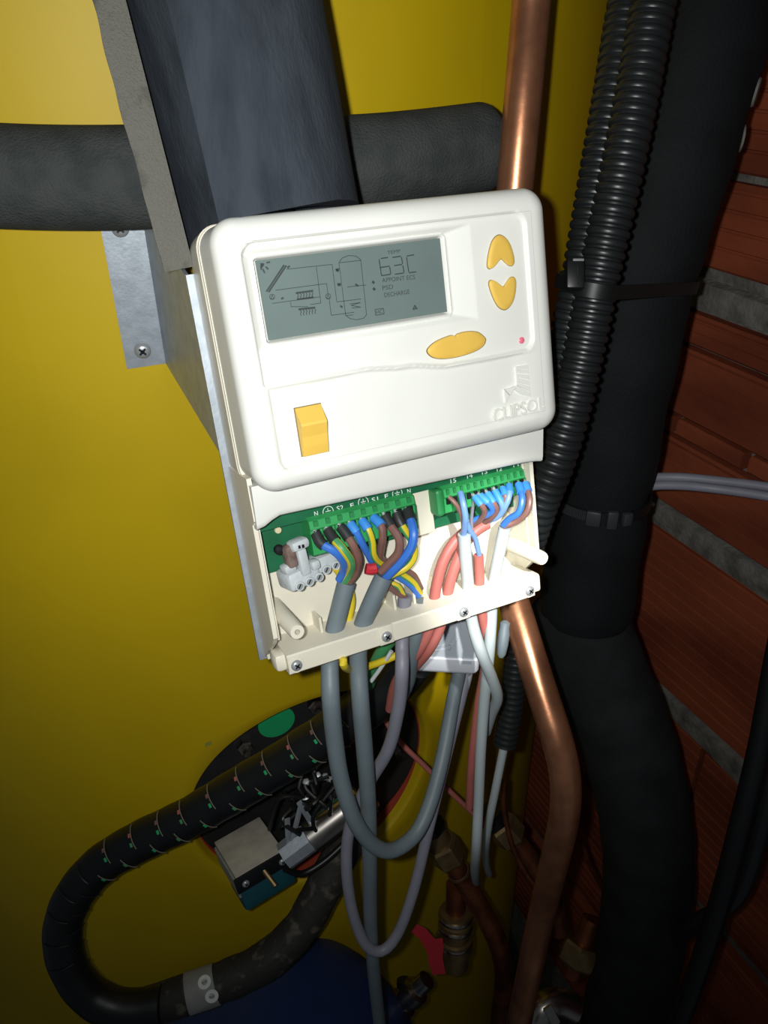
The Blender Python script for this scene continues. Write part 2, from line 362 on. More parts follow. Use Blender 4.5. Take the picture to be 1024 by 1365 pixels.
def relief(x, z):
    d = 0.0
    wz = wave(x)
    # upper panel: lowered field with rounded corners, closed below by the wave line
    u = min(rr_in(x, z, -0.0612, 0.0578, -0.03, 0.0415, 0.006), z - wz)
    if x > 0.049: u = min(u, rr_in(x, z, -0.0612, 0.0578, -0.0145, 0.0415, 0.006))
    d += 0.0015 * sst(-0.0004, 0.0009, u)
    # lower panel: lowered field running out to the right
    l = min(rr_in(x, z, -0.0598, 0.12, -0.0432, 0.05, 0.006), wz - 0.0008 - z)
    d += 0.0010 * sst(-0.0004, 0.0008, l) * (1 - sst(0.045, 0.06, x))
    # sloped surround of the display, wide on the right
    sl = min((x + 0.0612) / 0.0035, (0.0325 - x) / 0.0115, (z - 0.0022) / 0.0035, (0.0388 - z) / 0.0026)
    if sl > 0: d += 0.0024 * min(1, sl)
    rim = rr_in(x, z, LX0 - 0.0024, LX1 + 0.0022, LZ0 - 0.0022, LZ1 + 0.0020, 0.002)
    d -= 0.0007 * sst(-0.0005, 0.0, rim) * (1 - sst(0.0005, 0.0010, rim))
    d += 0.0024 * sst(0.0006, 0.0016, rim)
    return d
def fillet(i):                                   # profile of the rounded edge: inset -> y
    if i >= 0.008: return FRONT
    t = 1 - i / 0.008; return FRONT * math.sqrt(max(0.0, 1 - t * t)) if t < 1 else 0.0
mb = MB(); nx, nz = 242, 164; gx = [-(HW - RAD) + 2 * (HW - RAD) * i / nx for i in range(nx + 1)]; gz = [-(HH - RAD) + 2 * (HH - RAD) * i / nz for i in range(nz + 1)]
def cy(x, z, i): return fillet(i) + relief(x, z) * (1 if i > 0.004 else 0)
for x in gx:
    for z in gz: mb.v.append(Vector((x, cy(x, z, 0.0095), z)))
for i in range(nx):
    for j in range(nz):
        a = i * (nz + 1) + j; mb.f.append((a, a + nz + 1, a + nz + 2, a + 1))
def loop(inset):                                 # rounded rectangle loop, 10 extra points at each corner
    r = RAD - inset; pts = []
    X, Z = HW - RAD, HH - RAD
    for i in range(nx + 1): pts.append((gx[i], -Z - r))
    for k in range(1, 12): a = -math.pi / 2 + k * math.pi / 24; pts.append((X + r * math.cos(a), -Z + r * math.sin(a)))
    for j in range(nz + 1): pts.append((X + r, gz[j]))
    for k in range(1, 12): a = k * math.pi / 24; pts.append((X + r * math.cos(a), Z + r * math.sin(a)))
    for i in range(nx + 1): pts.append((gx[nx - i], Z + r))
    for k in range(1, 12): a = math.pi / 2 + k * math.pi / 24; pts.append((-X + r * math.cos(a), Z + r * math.sin(a)))
    for j in range(nz + 1): pts.append((-X - r, gz[nz - j]))
    for k in range(1, 12): a = math.pi + k * math.pi / 24; pts.append((-X + r * math.cos(a), -Z + r * math.sin(a)))
    return pts
R = [[Vector((x * 0.998, 0.0205, z * 0.998)) for x, z in loop(0.0006)], [Vector((x, 0.0012, z)) for x, z in loop(0.0006)], [Vector((x, 0.0008, z)) for x, z in loop(0)]]
for ins in (0, .00008, .0003, .0007, .0012, .0018, .0025, .0033, .0041, .005, .0059, .0066, .0073, .008, .0087, .00945):
    R.append([Vector((x, cy(x, z, ins), z)) for x, z in loop(ins)])
mb.rings(R, False, False)
cover = mb.build('cover', M_WHITE, ct, True, smooth=50)

# display
YL = -0.0034
mb = MB(); mb.box(((LX0 + LX1) / 2, YL + 0.001, (LZ0 + LZ1) / 2), (LX1 - LX0 + 0.001, 0.002, LZ1 - LZ0 + 0.001)); lcd = mb.build('display', M_LCD, ct, True, smooth=0, label='grey liquid crystal display')
def lp(zx, zy): p = LC(330 + zx / 3.657, 300 + zy / 3.657, YL); return Vector((p.x, YL, p.z))
def ink(name, segs, wd=0.00030):
    m = MB()
    for a, b in segs: m.bar(lp(*a), lp(*b), wd, 0.00008, (0, -1, 0))
    return m.build(name, M_INK, lcd, True, smooth=0)
def chain(*p): return list(zip(p, p[1:]))
def ring(cx, cy_, r, n=14): return chain(*[(cx + r * math.cos(2 * math.pi * i / n), cy_ + r * math.sin(2 * math.pi * i / n)) for i in range(n + 1)])
ink('pipe_diagram', chain((190, 215), (412, 192), (435, 375), (553, 360)) + chain((135, 318), (385, 285), (392, 335)) + chain((398, 362), (408, 440), (520, 425)) + chain((335, 203), (357, 380), (305, 388))
    + chain((120, 382), (355, 350)) + chain((210, 375), (212, 398), (295, 398)) + chain((485, 302), (578, 292)) + [((480, 441), (515, 438))], 0.00024)
ink('pump_symbol', ring(120, 350, 13) + chain((112, 360), (120, 340), (128, 358), (112, 360)) + ring(393, 348, 13) + chain((385, 358), (393, 338), (401, 356), (385, 358)), 0.00022)
ink('tank_symbol', chain((445, 183), (478, 440)) + chain((552, 170), (580, 438)) + chain((446, 184), (553, 172)) + chain((446, 182), (462, 160), (495, 148), (530, 152), (552, 170)) + chain((478, 440), (500, 456), (530, 462), (565, 455), (580, 438)), 0.00024)
ink('coil_symbol', chain((497, 385), (550, 378), (505, 392), (552, 400), (508, 405)), 0.00026)
ink('collector_symbol', [((178, 195), (92, 325)), ((189, 197), (103, 327))], 0.00062)
ink('sun_symbol', [((66, 186), (66, 218)), ((72, 186), (70, 208)), ((78, 186), (75, 200)), ((92, 184), (110, 180)), ((88, 203), (102, 216)), ((74, 214), (84, 234))], 0.0006)
ink('radiator_symbol', [((235, 332), (320, 320)), ((240, 363), (322, 352)), ((248, 411), (330, 402))], 0.0007)
sq = []
for k in range(6):
    x, y = 243 + k * 14, 335 - k * 1.8; sq += chain((x, y), (x + 6, y + 9), (x + 1, y + 16), (x + 4, y + 24))
    x, y = 256 + k * 14, 414 - k * 1.8; sq += chain((x, y), (x + 7, y + 10), (x + 2, y + 18), (x + 5, y + 28))
ink('heat_waves', sq, 0.00028)
ink('valve_symbol', [((430, 214), (444, 226)), ((446, 212), (432, 224)), ((438, 285), (454, 295)), ((454, 284), (440, 296)), ((452, 393), (463, 402)), ((164, 360), (176, 354)), ((525, 288), (540, 297)), ((194, 208), (206, 200))], 0.0007)
ink('marker_dot', [((608, 274), (618, 284)), ((612, 307), (622, 317))], 0.0010)
ink('temperature_digits', chain((650, 163), (685, 158)) + chain((641, 166), (653, 247)) + chain((648, 207), (692, 200)) + chain((654, 247), (697, 240)) + chain((693, 203), (698, 238)) + chain((706, 158), (748, 152)) + chain((750, 156), (756, 190))
    + chain((757, 198), (763, 233)) + chain((714, 198), (753, 192)) + chain((718, 240), (760, 234)) + chain((776, 151), (812, 145)) + chain((775, 156), (786, 230)) + chain((787, 233), (822, 228)), 0.00042)
ink('frame_mark', chain((621, 412), (662, 406), (666, 433), (625, 440), (621, 412)) + chain((806, 412), (815, 390), (828, 408), (806, 412)) + chain((810, 406), (822, 404)) + [((816, 396), (818, 406))], 0.00026)
def flat_text(body, p0, p1, h, m, parent, yy, name, bold=0.0, depth=0.00004, fit=True):
    """lettering on a front plane of the controller, its middle line running from p0 to p1 (x, z)"""
    a, b = Vector((p0[0], yy, p0[1])), Vector((p1[0], yy, p1[1])); u = (b - a).normalized(); v = Vector((-u.z, 0, u.x))
    B = Matrix((u, v, Vector((0, -1, 0)))).transposed().to_4x4(); B.translation = (a + b) / 2
    vs0, fs = text_mesh(body, h * 1.38, Matrix.Identity(4), 1, depth, bold)
    x0 = min(q_.x for q_ in vs0); x1 = max(q_.x for q_ in vs0); sx = (b - a).length / (x1 - x0) if fit else 1; cx = (x0 + x1) / 2
    m_ = MB(); m_.add([B @ Vector(((q_.x - cx) * sx, q_.y, q_.z)) for q_ in vs0], fs); return m_.build(name, m, parent, True, smooth=0)
def lt(body, a, b, h, name='display_lettering'):
    p, q_ = lp(*a), lp(*b); flat_text(body, (p.x, p.z), (q_.x, q_.z), h, M_INK, lcd, YL, name)
lt('TEMP', (682, 136), (745, 127), 0.0013); lt('APPOINT ECS', (656, 271), (817, 254), 0.0017); lt('PSD', (658, 308), (710, 301), 0.0017); lt('DECHARGE', (667, 343), (790, 326), 0.0017); lt('HC', (628, 427), (658, 421), 0.0015)

# buttons
def button(name, outline, h=0.0011):
    pts = [Vector((x, 0, z)) for x, z in outline]; c = sum(pts, Vector()) / len(pts); y0 = FRONT + 0.0015
    m = MB(); R = []
    for k, (ins, y) in enumerate(((0, y0 + 0.0006), (0, y0 - h * 0.5), (0.02, y0 - h * 0.8), (0.06, y0 - h), (0.30, y0 - h * 1.12), (0.65, y0 - h * 1.15))):
        R.append([Vector((c.x + (p.x - c.x) * (1 - ins), y, c.z + (p.z - c.z) * (1 - ins))) for p in pts])
    m.rings(R); o = m.build(name, M_BTN, ct, True, smooth=40)
    g = MB(); g.rings([[Vector((c.x + (p.x - c.x) * 1.035 + 0.00, y, c.z + (p.z - c.z) * 1.035)) for p in pts] for y in (y0 + 0.0005, y0 - 0.00018)]); g.build('button_gap_shade', M_GAPSHADE, o, True, smooth=0); return o  # thin dark plate paints the shadow gap around the button
def smooth_closed(ctrl, n=6):
    out = []; N = len(ctrl)
    for i in range(N):
        p0, p1, p2, p3 = [Vector(ctrl[(i + k) % N]) for k in (-1, 0, 1, 2)]
        for k in range(n):
            t = k / n; out.append(tuple(0.5 * ((2 * p1) + (p2 - p0) * t + (2 * p0 - 5 * p1 + 4 * p2 - p3) * t * t + (3 * p1 - p0 - 3 * p2 + p3) * t ** 3)))
    return out
up = [(.0453, .0333), (.0422, .0315), (.0400, .0272), (.0388, .0226), (.0396, .0209), (.0413, .0213), (.0438, .0233), (.0454, .0240), (.0468, .0228), (.0490, .0210), (.0510, .0212), (.0515, .0236), (.0505, .0282), (.0485, .0317)]
dn = [(x, 0.0373 - z) for x, z in up]
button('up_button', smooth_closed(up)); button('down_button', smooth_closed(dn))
ov = [(.0078, -.0070), (.0100, -.0048), (.0140, -.0033), (.0190, -.0025), (.0209, -.0030), (.0222, -.0023), (.0265, -.0021), (.0312, -.0030), (.0343, -.0055), (.0347, -.0072), (.0330, -.0092), (.0290, -.0106), (.0220, -.0114), (.0150, -.0112), (.0100, -.0098)]
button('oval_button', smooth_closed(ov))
mb = MB(); mb.lathe((0.0524, FRONT + 0.0018, -0.0096), (0, -1, 0), [(0, .0014), (.0005, .0014), (.0008, .001), (.0009, 0)], 18); mb.build('indicator_light', M_LED, ct, True, label='small pink indicator lens')
# rocker switch
prof = [(-0.0376, 0.002), (-0.0376, -0.0010), (-0.0340, -0.0019), (-0.0300, -0.0026), (-0.0272, -0.0036), (-0.0256, -0.0042), (-0.0246, -0.0040), (-0.0192, 0.0004), (-0.0192, 0.002)]
mb = MB(); mb.rings([[Vector((x, FRONT + y - 0.0005, z)) for z, y in prof] for x in (-0.0508, -0.0405)]); sw = mb.build('rocker_switch', M_BTN, ct, True, smooth=0, label='yellow rocker switch')
mb = MB(); mb.box((-0.04565, FRONT + 0.0006, -0.0284), (0.0109, 0.0004, 0.0190)); mb.build('switch_gap_shade', M_GAPSHADE, sw, True, smooth=0)  # dark plate, gap shadow around the rocker painted as colour
for nm, c, pr in (('switch_mark', (-0.0545, -0.0231), 0), ('switch_mark', (-0.0546, -0.0339), 1)):
    m = MB(); y = FRONT + 0.00055
    if pr == 0: m.rings([[Vector((c[0] + r * math.cos(a), yy, c[1] + 1.15 * r * math.sin(a))) for r, yy in ((.0010, y + .0003), (.0010, y - .0002), (.0016, y - .0002), (.0016, y + .0003))] for a in [2 * math.pi * k / 20 for k in range(21)]], False, False)
    else: m.box((c[0], y, c[1]), (0.0008, 0.0007, 0.0034), 0.0002)
    m.build(nm, M_WHITE, ct, True)
# raised emblem and lettering
def zl(zx, zy): p = LC(640 + zx / 10.24, 480 + zy / 10.24, FRONT + 0.0003); return p
polys = [[(485, 95), (652, 62), (656, 120), (490, 135)], [(490, 142), (657, 130), (660, 185), (495, 175)], [(495, 185), (661, 200), (665, 265), (497, 225)], [(497, 232), (666, 280), (671, 350), (500, 290)],
         [(498, 298), (672, 362), (678, 430), (500, 345)], [(495, 350), (680, 442), (686, 500), (560, 470), (470, 400)], [(330, 395), (395, 385), (470, 350), (485, 360), (410, 480)], [(328, 405), (400, 490), (350, 578)]]
for pg in polys:
    m = MB(); pts = [zl(*p) for p in pg]; m.rings([[p + Vector((0, 0.0008, 0)) for p in pts], [p - Vector((0, 0.00035, 0)) for p in pts]]); m.build('emblem_ray', M_WHITE, ct, True, smooth=0)
flat_text('CLIPSOL', (0.0346, -0.0388), (0.0606, -0.0377), 0.0056, M_WHITE, ct, FRONT, 'raised_lettering', depth=0.00055)

# body, apron and tray
def rrect(hw, z0, z1, r, y, n=8):
    out = []
    for cx, cz, a0 in ((hw - r, z0 + r, -90), (hw - r, z1 - r, 0), (-hw + r, z1 - r, 90), (-hw + r, z0 + r, 180)):
        for k in range(n + 1): a = math.radians(a0 + 90 * k / n); out.append(Vector((cx + r * math.cos(a), y, cz + r * math.sin(a))))
    return out
mb = MB()   # the upper shell behind the cover, a closed block with drafted sides
mb.rings([rrect(0.0690, -0.052, 0.0495, .009, 0.0405), rrect(0.0700, -0.052, 0.0505, .009, 0.0225), rrect(0.0696, -0.052, 0.0501, .009, 0.0221), rrect(0.0696, -0.052, 0.0501, .009, 0.0205)]); mb.build('body_shell', M_TRAY, ct, True)
mb = MB()   # tray: floor, side walls
FL = 0.0385
mb.box((0, 0.0395, -0.0945), (0.1375, 0.002, 0.087)); floor_ = mb.build('tray_floor', M_TRAY, ct, True, smooth=0)
for s in (-1, 1):
    yf = 0.0150 if s < 0 else 0.0185
    m = MB(); x0, x1 = (s * 0.0697, s * 0.0677); pr_ = [(0.0405, -0.046), (0.0112, -0.046), (0.0112, -0.064), (yf, -0.0665), (yf, -0.118), (yf + 0.004, -0.122), (0.0405, -0.137)]
    m.rings([[Vector((x, y, z)) for y, z in pr_] for x in (x0, x1)])
    o = m.build('side_wall', M_TRAY, ct, True, smooth=0)
    m = MB(); m.box((s * 0.0665, (yf + 0.0395) / 2 + 0.002, -0.094), (0.0009, 0.0395 - yf - 0.004, 0.054)); m.build('wall_rib', M_TRAY, o, True, smooth=0)
mb = MB()   # apron below the cover, closing the electronics; its lower edge is rolled in
pr_ = [(0.0200, -0.049), (0.0068, -0.0485), (0.0072, -0.052), (0.0092, -0.0645), (0.0098, -0.0664), (0.0108, -0.0672), (0.0165, -0.0672), (0.0165, -0.0655), (0.0122, -0.0655), (0.0110, -0.0642), (0.0105, -0.055), (0.02, -0.055)]
R = []
for x in [-0.0693 + 0.1386 * k / 40 for k in range(41)]:
    e = max(0, (abs(x) - 0.058) / 0.011); dz = (-0.0042 * e * e * (3 - 2 * e) if x < 0 else -0.0010 * e * e) + 0.0017 - 0.03 * x
    R.append([Vector((x, y + (0.0 if z > -0.056 else 0.0), z + (dz if z < -0.056 else 0))) for y, z in pr_])
mb.rings(R); mb.build('apron', M_WHITE, ct, True, smooth=40)
mb = MB()   # clamp bar along the bottom of the tray
pr_ = [(0.0185, -0.1385), (0.0180, -0.1380), (0.0180, -0.1300), (0.0186, -0.1292), (0.0395, -0.1275), (0.0395, -0.1385)]
R = [[Vector((x, y, z)) for y, z in pr_] for x in (-0.0648, 0.0648)]
mb.rings(R); bar = mb.build('clamp_bar', M_TRAY, ct, True, smooth=30)
mb = MB(); mb.box((-0.0665, 0.0262, -0.1335), (0.0062, 0.0100, 0.0085), 0.0022); mb.build('bar_end', M_TRAY, ct, True); mb = MB(); mb.box((0.0668, 0.0275, -0.1325), (0.0050, 0.0180, 0.0095), 0.0015); mb.build('bar_end', M_TRAY, ct, True)
for k, x in enumerate((-0.0612, -0.0172, 0.0237, 0.0615)):
    if k in (1, 2):
        m = MB(); m.box((x, 0.0181, -0.1338), (0.0074, 0.0012, 0.0094), 0.0005); m.build('screw_pad', M_TRAY, bar, True)
    m = MB(); m.lathe((x, 0.0178, -0.1345), (0, -1, 0), [(0, .0037), (.0002, .0036), (.0002, .0030)], 24); m.build('screw_seat', M_TRAY, bar, True)
    screw((x, 0.0176, -0.1345), (0, -1, 0), 0.0026, bar)
for x, z in ((-0.0618, -0.1128), (0.0614, -0.1134)):
    m = MB(); m.lathe((x, FL + 0.001, z), (0, -1, 0), [(0, .0042), (.0345, .0034), (.0358, .0030), (.0358, .0012), (.030, .0011), (.030, 0)], 24); m.build('screw_post', M_TRAY, ct, True)
for x in (-0.044, -0.0065, 0.004, 0.0185, 0.036): 
    m = MB(); m.box((x, 0.0335, -0.1245), (0.0012, 0.010, 0.0075)); m.build('cable_rib', M_TRAY, ct, True, smooth=0)
m = MB(); m.box((0.0135, 0.033, -0.0800), (0.0105, 0.011, 0.030), 0.0006); m.build('divider', M_TRAY, ct, True)

# circuit board and terminal blocks
mb = MB(); mb.box((0.0, 0.0335, -0.0745), (0.1330, 0.0016, 0.041)); pcb = mb.build('circuit_board', M_PCB, ct, True, smooth=0)
mb = MB(); mb.box((-0.0, 0.0239, -0.0660), (0.1330, 0.0012, 0.0130)); mb.build('board_edge', M_PCB, pcb, True, smooth=0)
m = MB(); p = LC(370.5, 706.5, 0.028); m.lathe(p, (0, -1, 0), [(0, .0016), (.0008, .0014), (.0009, 0)], 14); m.build('solder_pad', mat('solder_pad', (206, 196, 160), .5), pcb, True)
def block(name, x0, x1, n, z0, z1, label):
    b = thing_part(name, x0, x1, z0, z1); tag(b, label); pitch = (x1 - x0) / n
    for k in range(n):
        x = x0 + (k + 0.5) * pitch
        c = MB(); c.box((x, 0.0193, z1 - 0.0025), (pitch * 0.36, 0.0012, 0.0024)); c.build('lever', M_GRN2, b, True, smooth=0)
        c = MB(); c.box((x, 0.0196, z1 - 0.0069), (pitch * 0.52, 0.0012, 0.0028)); c.build('wire_entry', M_DARK, b, True, smooth=0)
        c = MB(); c.box((x + pitch / 2, 0.0193, (z0 + z1) / 2 - 0.0022), (0.0003, 0.0010, (z1 - z0) - 0.006)); c.build('block_groove', M_GRN2, b, True, smooth=0)
    return b
M_GRN2 = mat('green_terminal_lever', (40, 130, 72), 0.5)
def thing_part(name, x0, x1, z0, z1):
    pr_ = [(0.0330, z1 - 0.001), (0.0230, z1), (0.0200, z1 - 0.0012), (0.0192, z1 - 0.0048), (0.0200, z1 - 0.0056), (0.0200, z0 + 0.001), (0.0215, z0), (0.0330, z0)]
    m = MB(); m.rings([[Vector((x, y, z)) for y, z in pr_] for x in (x0, x1)]); return m.build(name, M_GRN, ct, True, smooth=0)
blkL = block('terminal_block', -0.0445, 0.0060, 9, -0.0888, -0.0713, 'wide green terminal block of nine entries')
blkR = block('terminal_block', 0.0212, 0.0652, 12, -0.0855, -0.0722, 'narrow green terminal block of twelve entries')
m = MB(); m.box((0.0193, 0.0265, -0.0795), (0.0040, 0.013, 0.0130), 0.0015); m.build('block_end', M_GRN2, blkR, True, smooth=0)
def silk(txt, px, py, h=0.0022):
    p = LC(px, py, 0.0232); wd = h * (0.75 if len(txt) == 1 else 1.4); flat_text(txt, (p.x - wd / 2, p.z), (p.x + wd / 2, p.z), h, M_SILK, pcb, 0.0232, 'board_lettering')
for t_, zx, zy in (('N', 138, 288), ('S2', 342, 240), ('F', 445, 218), ('S1', 640, 168), ('F', 738, 140), ('N', 930, 95)): silk(t_, 400 + zx / 6.4, 640 + zy / 6.4)
for zx, zy in ((240, 268), (540, 188), (830, 112)):
    p = LC(400 + zx / 6.4, 640 + zy / 6.4, 0.0232); m = MB(); c = Vector((p.x, 0.0232, p.z))
    n = 18; pts = [c + Vector((.0024 * math.cos(2 * math.pi * k / n), 0, .0024 * math.sin(2 * math.pi * k / n))) for k in range(n + 1)]
    for a, b in zip(pts, pts[1:]): m.bar(a, b, 0.00028, 0.0001, (0, -1, 0))
    for dz, wd in ((0.0002, .0024), (-.0006, .0016), (-.0013, .0008)): m.bar(c + Vector((-wd / 2, 0, dz)), c + Vector((wd / 2, 0, dz)), 0.00026, 0.0001, (0, -1, 0))
    m.bar(c + Vector((0, 0, .0016)), c + Vector((0, 0, .0002)), 0.00026, 0.0001, (0, -1, 0)); m.build('earth_symbol', M_SILK, pcb, True, smooth=0)
for t_, zx, zy in (('15', 235, 212), ('14', 385, 168), ('13', 520, 134), ('12', 655, 106), ('11', 805, 66)): silk(t_, 570 + zx / 6.827, 610 + zy / 6.827, 0.0021)

# white connector strip in the tray
st = thing_strip = MB()
A, Bp = LC(399, 781, 0.020), LC(450, 757, 0.0245); U = (Bp - A); u = U.normalized(); v = Vector((-u.z, 0, u.x)); Mr = Matrix((u, Vector((0, 1, 0)) - u * u.y, v)).transposed()
Mr = Matrix((u, v.cross(u).normalized(), v)).transposed()
unit = U.length / 4
mb = MB(); mb.box(A + u * unit * 0.5 + v * 0.0022 + Vector((0, 0.0065, 0)), (unit * 3.1, 0.0125, 0.0088), 0.0018, Mr)
strip_o = mb.build('connector_strip', M_PORC, ct, True, label='white screw connector strip with stained lugs')
mb = MB(); mb.box(A + u * unit * 3.25 + v * 0.0030 + Vector((0, 0.0075, 0)), (unit * 2.6, 0.0090, 0.0078), 0.0018, Mr); mb.build('strip_end', M_PORC, strip_o, True)
for k in range(5):
    c = A + u * unit * k + Vector((0, -0.0004 + 0.0022 * (k > 2), 0)) + v * 0.0008 * (k > 2)
    m = MB(); m.lathe(c, (0, -1, 0), [(0, .0021), (.0008, .0020), (.0009, .0015), (.0001, .0014), (.0001, 0)], 18); o = m.build('terminal_ring', M_PORC, strip_o, True)
    m = MB(); m.lathe(c, (0, -1, 0), [(0.0002, .0014), (.0005, .0013), (.0005, 0)], 14); m.build('terminal_screw', M_STEEL, o, True); m = MB(); m.bar(c + Vector((-.0006, -.0005, -.0009)), c + Vector((.0006, -.0005, .0009)), .0005, .0002, (0, -1, 0)); m.build('screw_slot', M_DARK, o, True)
def lug(px, py, y, size, m_, bev=0.001, nm='lug'):
    b = MB(); b.box(LC(px, py, y), size, bev, Mr); return b.build(nm, m_, strip_o, True)
lug(402, 748, 0.022, (0.0045, 0.006, 0.0125), M_PORC, 0.0009, 'lug'); lug(397, 725, 0.021, (0.0088, 0.007, 0.0050), M_PORC, 0.0018, 'lug_cap'); lug(386, 741, 0.0215, (0.0048, 0.006, 0.0105), M_RUST, 0.0014, 'stained_lug')
lug(418, 752, 0.023, (0.0046, 0.006, 0.0046), M_PORC, 0.0014, 'lug'); lug(384, 757, 0.0225, (0.0060, 0.006, 0.0045), M_PORC, 0.0015, 'lug')
m = MB(); m.lathe(LC(371, 732, 0.024), (0, -1, 0), [(0, .0022), (.002, .0022), (.0026, .0016), (.0028, 0)], 14); m.build('stained_screw', M_DARK, strip_o, True)
for px, py in ((399, 729), (404, 728)):
    m = MB(); m.box(LC(px, py, 0.0174), (0.0010, 0.0008, 0.0014)); m.build('lug_slot', M_DARK, strip_o, True, smooth=0)

# ================================================================== CABLES
Z2 = lambda zx, zy: (400 + zx / 6.4, 640 + zy / 6.4)
Z3 = lambda zx, zy: (570 + zx / 6.827, 610 + zy / 6.827)
def core(parent, pts, ys, m_, r, ferrule=None, f_pts=1, zf=Z2, stripe=None, name='core'):
    W_ = [P(*zf(*p), y) for p, y in zip(pts, ys)]
    path = spline(W_, 0.0015); mb = MB(); mb.tube(path, r, 10); o = mb.build(name, m_, parent)
    if stripe:
        T = tangents(path); mb = MB(); Rg = []
        for i, p in enumerate(path):
            vw = (CAM - p); vw = (vw - T[i] * vw.dot(T[i])).normalized(); b = T[i].cross(vw)
            Rg.append([p + (vw * math.cos(a) + b * math.sin(a)) * r * 1.03 for a in (-0.9, -0.45, 0.0, 0.35)])
        mb.rings(Rg, False, False, False); mb.build('stripe', stripe, o)
    if ferrule:
        L = 0.0052 if ferrule is M_FBLK else 0.0045; n = 1; acc = 0
        while n < len(path) - 1 and acc < L: acc += (path[n] - path[n - 1]).length; n += 1
        mb = MB(); rad = [r * 1.25 + (r * 0.12) * (i / n) for i in range(n)]; mb.tube(path[:n], r, 12, radii=rad); mb.build('ferrule', ferrule, o)
        c = path[0]; t = (path[1] - path[0]).normalized(); mb = MB(); mb.tube([c - t * 0.0018, c + t * 0.0004], r * 0.62, 8); mb.build('ferrule_pin', M_STEEL, o)
    return o
def cable(name, label, m_, r, pts, group=None, step=0.004, seg=16, cat='cable', lay=None):
    """pts: (px, py, 'y' controller plane value) or (px, py, distance) tuples flagged by kind"""
    W_ = [(P(a, b, c) if k == 'y' else pd(a, b, c)) for a, b, c, k in pts]
    if lay is not None: W_ = [p + lay for p in W_]
    path = spline(W_, step); o = thing(name, tuple(path[-1]), label, cat, group)
    mb = MB(); mb.tube(path, r, seg); mb.build('sheath', m_, o); return o, path

# a: left grey power cable, looping under the tray
a_, pa = cable('power_cable', 'leftmost thick grey power cable looping below the controller tray', M_GCAB, 0.0043,
    [(462, 776, .027, 'y'), (452, 815, .028, 'y'), (444, 850, .029, 'y'), (440, 885, .030, 'y'), (441, 930, .371, 'd'), (446, 985, .385, 'd'), (455, 1040, .40, 'd'), (474, 1096, .418, 'd'), (500, 1128, .434, 'd'), (525, 1133, .445, 'd'), (553, 1113, .455, 'd'), (572, 1075, .46, 'd'), (590, 1010, .466, 'd'), (605, 930, .477, 'd'), (611, 903, .483, 'd'), (613, 890, .485, 'd')])
ys5 = (.0195, .0165, .0135, .0165, .0225, .0265)
core(a_, [(135, 455), (180, 540), (290, 605), (368, 690), (372, 770), (335, 850)], (.0195, .0165, .0135, .016, .022, .026), M_BLUE, .0019, M_FBLK)
core(a_, [(235, 425), (285, 500), (365, 590), (435, 700), (425, 790), (372, 875)], (.0195, .0160, .0115, .0135, .021, .026), M_YELW, .0019, M_FBLK, stripe=M_GRNW)
core(a_, [(345, 398), (400, 470), (455, 560), (498, 680), (480, 780), (425, 865)], (.0195, .0165, .0140, .0165, .0225, .0265), M_BROWN, .0019, M_FBLK)
# b: second grey power cable, hanging straight down
b_, pb = cable('power_cable', 'thick grey power cable hanging straight down beside the looped one', M_GCAB, 0.0043,
    [(512, 768, .021, 'y'), (497, 800, .023, 'y'), (484, 832, .0265, 'y'), (478, 862, .030, 'y'), (478, 892, .031, 'y'), (481, 940, .383, 'd'), (486, 1000, .40, 'd'), (491, 1070, .425, 'd'), (493, 1150, .455, 'd'), (494, 1230, .49, 'd'), (499, 1300, .52, 'd'), (506, 1365, .55, 'd'), (514, 1440, .58, 'd')])
core(b_, [(722, 305), (775, 395), (845, 500), (838, 620), (760, 710), (690, 780)], (.0195, .0160, .0125, .0135, .0165, .020), M_BROWN, .0020, M_FBLK)
core(b_, [(822, 282), (855, 360), (905, 440), (965, 540), (970, 660), (900, 750), (770, 815)], (.0195, .0170, .0160, .0170, .0180, .0195, .021), M_GRNW, .0018, M_FBLK, stripe=M_YELW)
core(b_, [(915, 262), (945, 345), (970, 450), (950, 570), (880, 680), (790, 775), (735, 830)], (.0195, .0150, .0105, .0105, .0125, .0160, .0195), M_BLUE, .0021, M_FBLK)
# c: lilac grey cable with the long low loop
c_, pc = cable('power_cable', 'lilac grey cable with the longest loop hanging below the tray', M_LCAB, 0.0034,
    [(540, 794, .030, 'y'), (538, 820, .031, 'y'), (536, 860, .031, 'y'), (536, 895, .385, 'd'), (531, 945, .40, 'd'), (517, 1000, .42, 'd'), (488, 1050, .44, 'd'), (467, 1100, .455, 'd'), (462, 1155, .468, 'd'), (470, 1215, .482, 'd'), (487, 1258, .492, 'd'), (508, 1268, .497, 'd'), (530, 1245, .497, 'd'), (552, 1185, .49, 'd'), (576, 1085, .478, 'd'), (597, 1000, .478, 'd'), (616, 925, .485, 'd'), (622, 903, .488, 'd'), (624, 890, .490, 'd')])
core(c_, [(720, 850), (790, 930), (860, 975), (905, 1005)], (.027, .0275, .0285, .030), M_BROWN, .0016)
core(c_, [(770, 880), (830, 900), (865, 950), (890, 1005)], (.028, .0270, .0280, .030), M_GRNW, .0014, stripe=M_YELW)
o = core(c_, [(560, 755), (600, 760), (650, 752)], (.0195, .019, .0185), M_RED, .0026, name='end_sleeve')
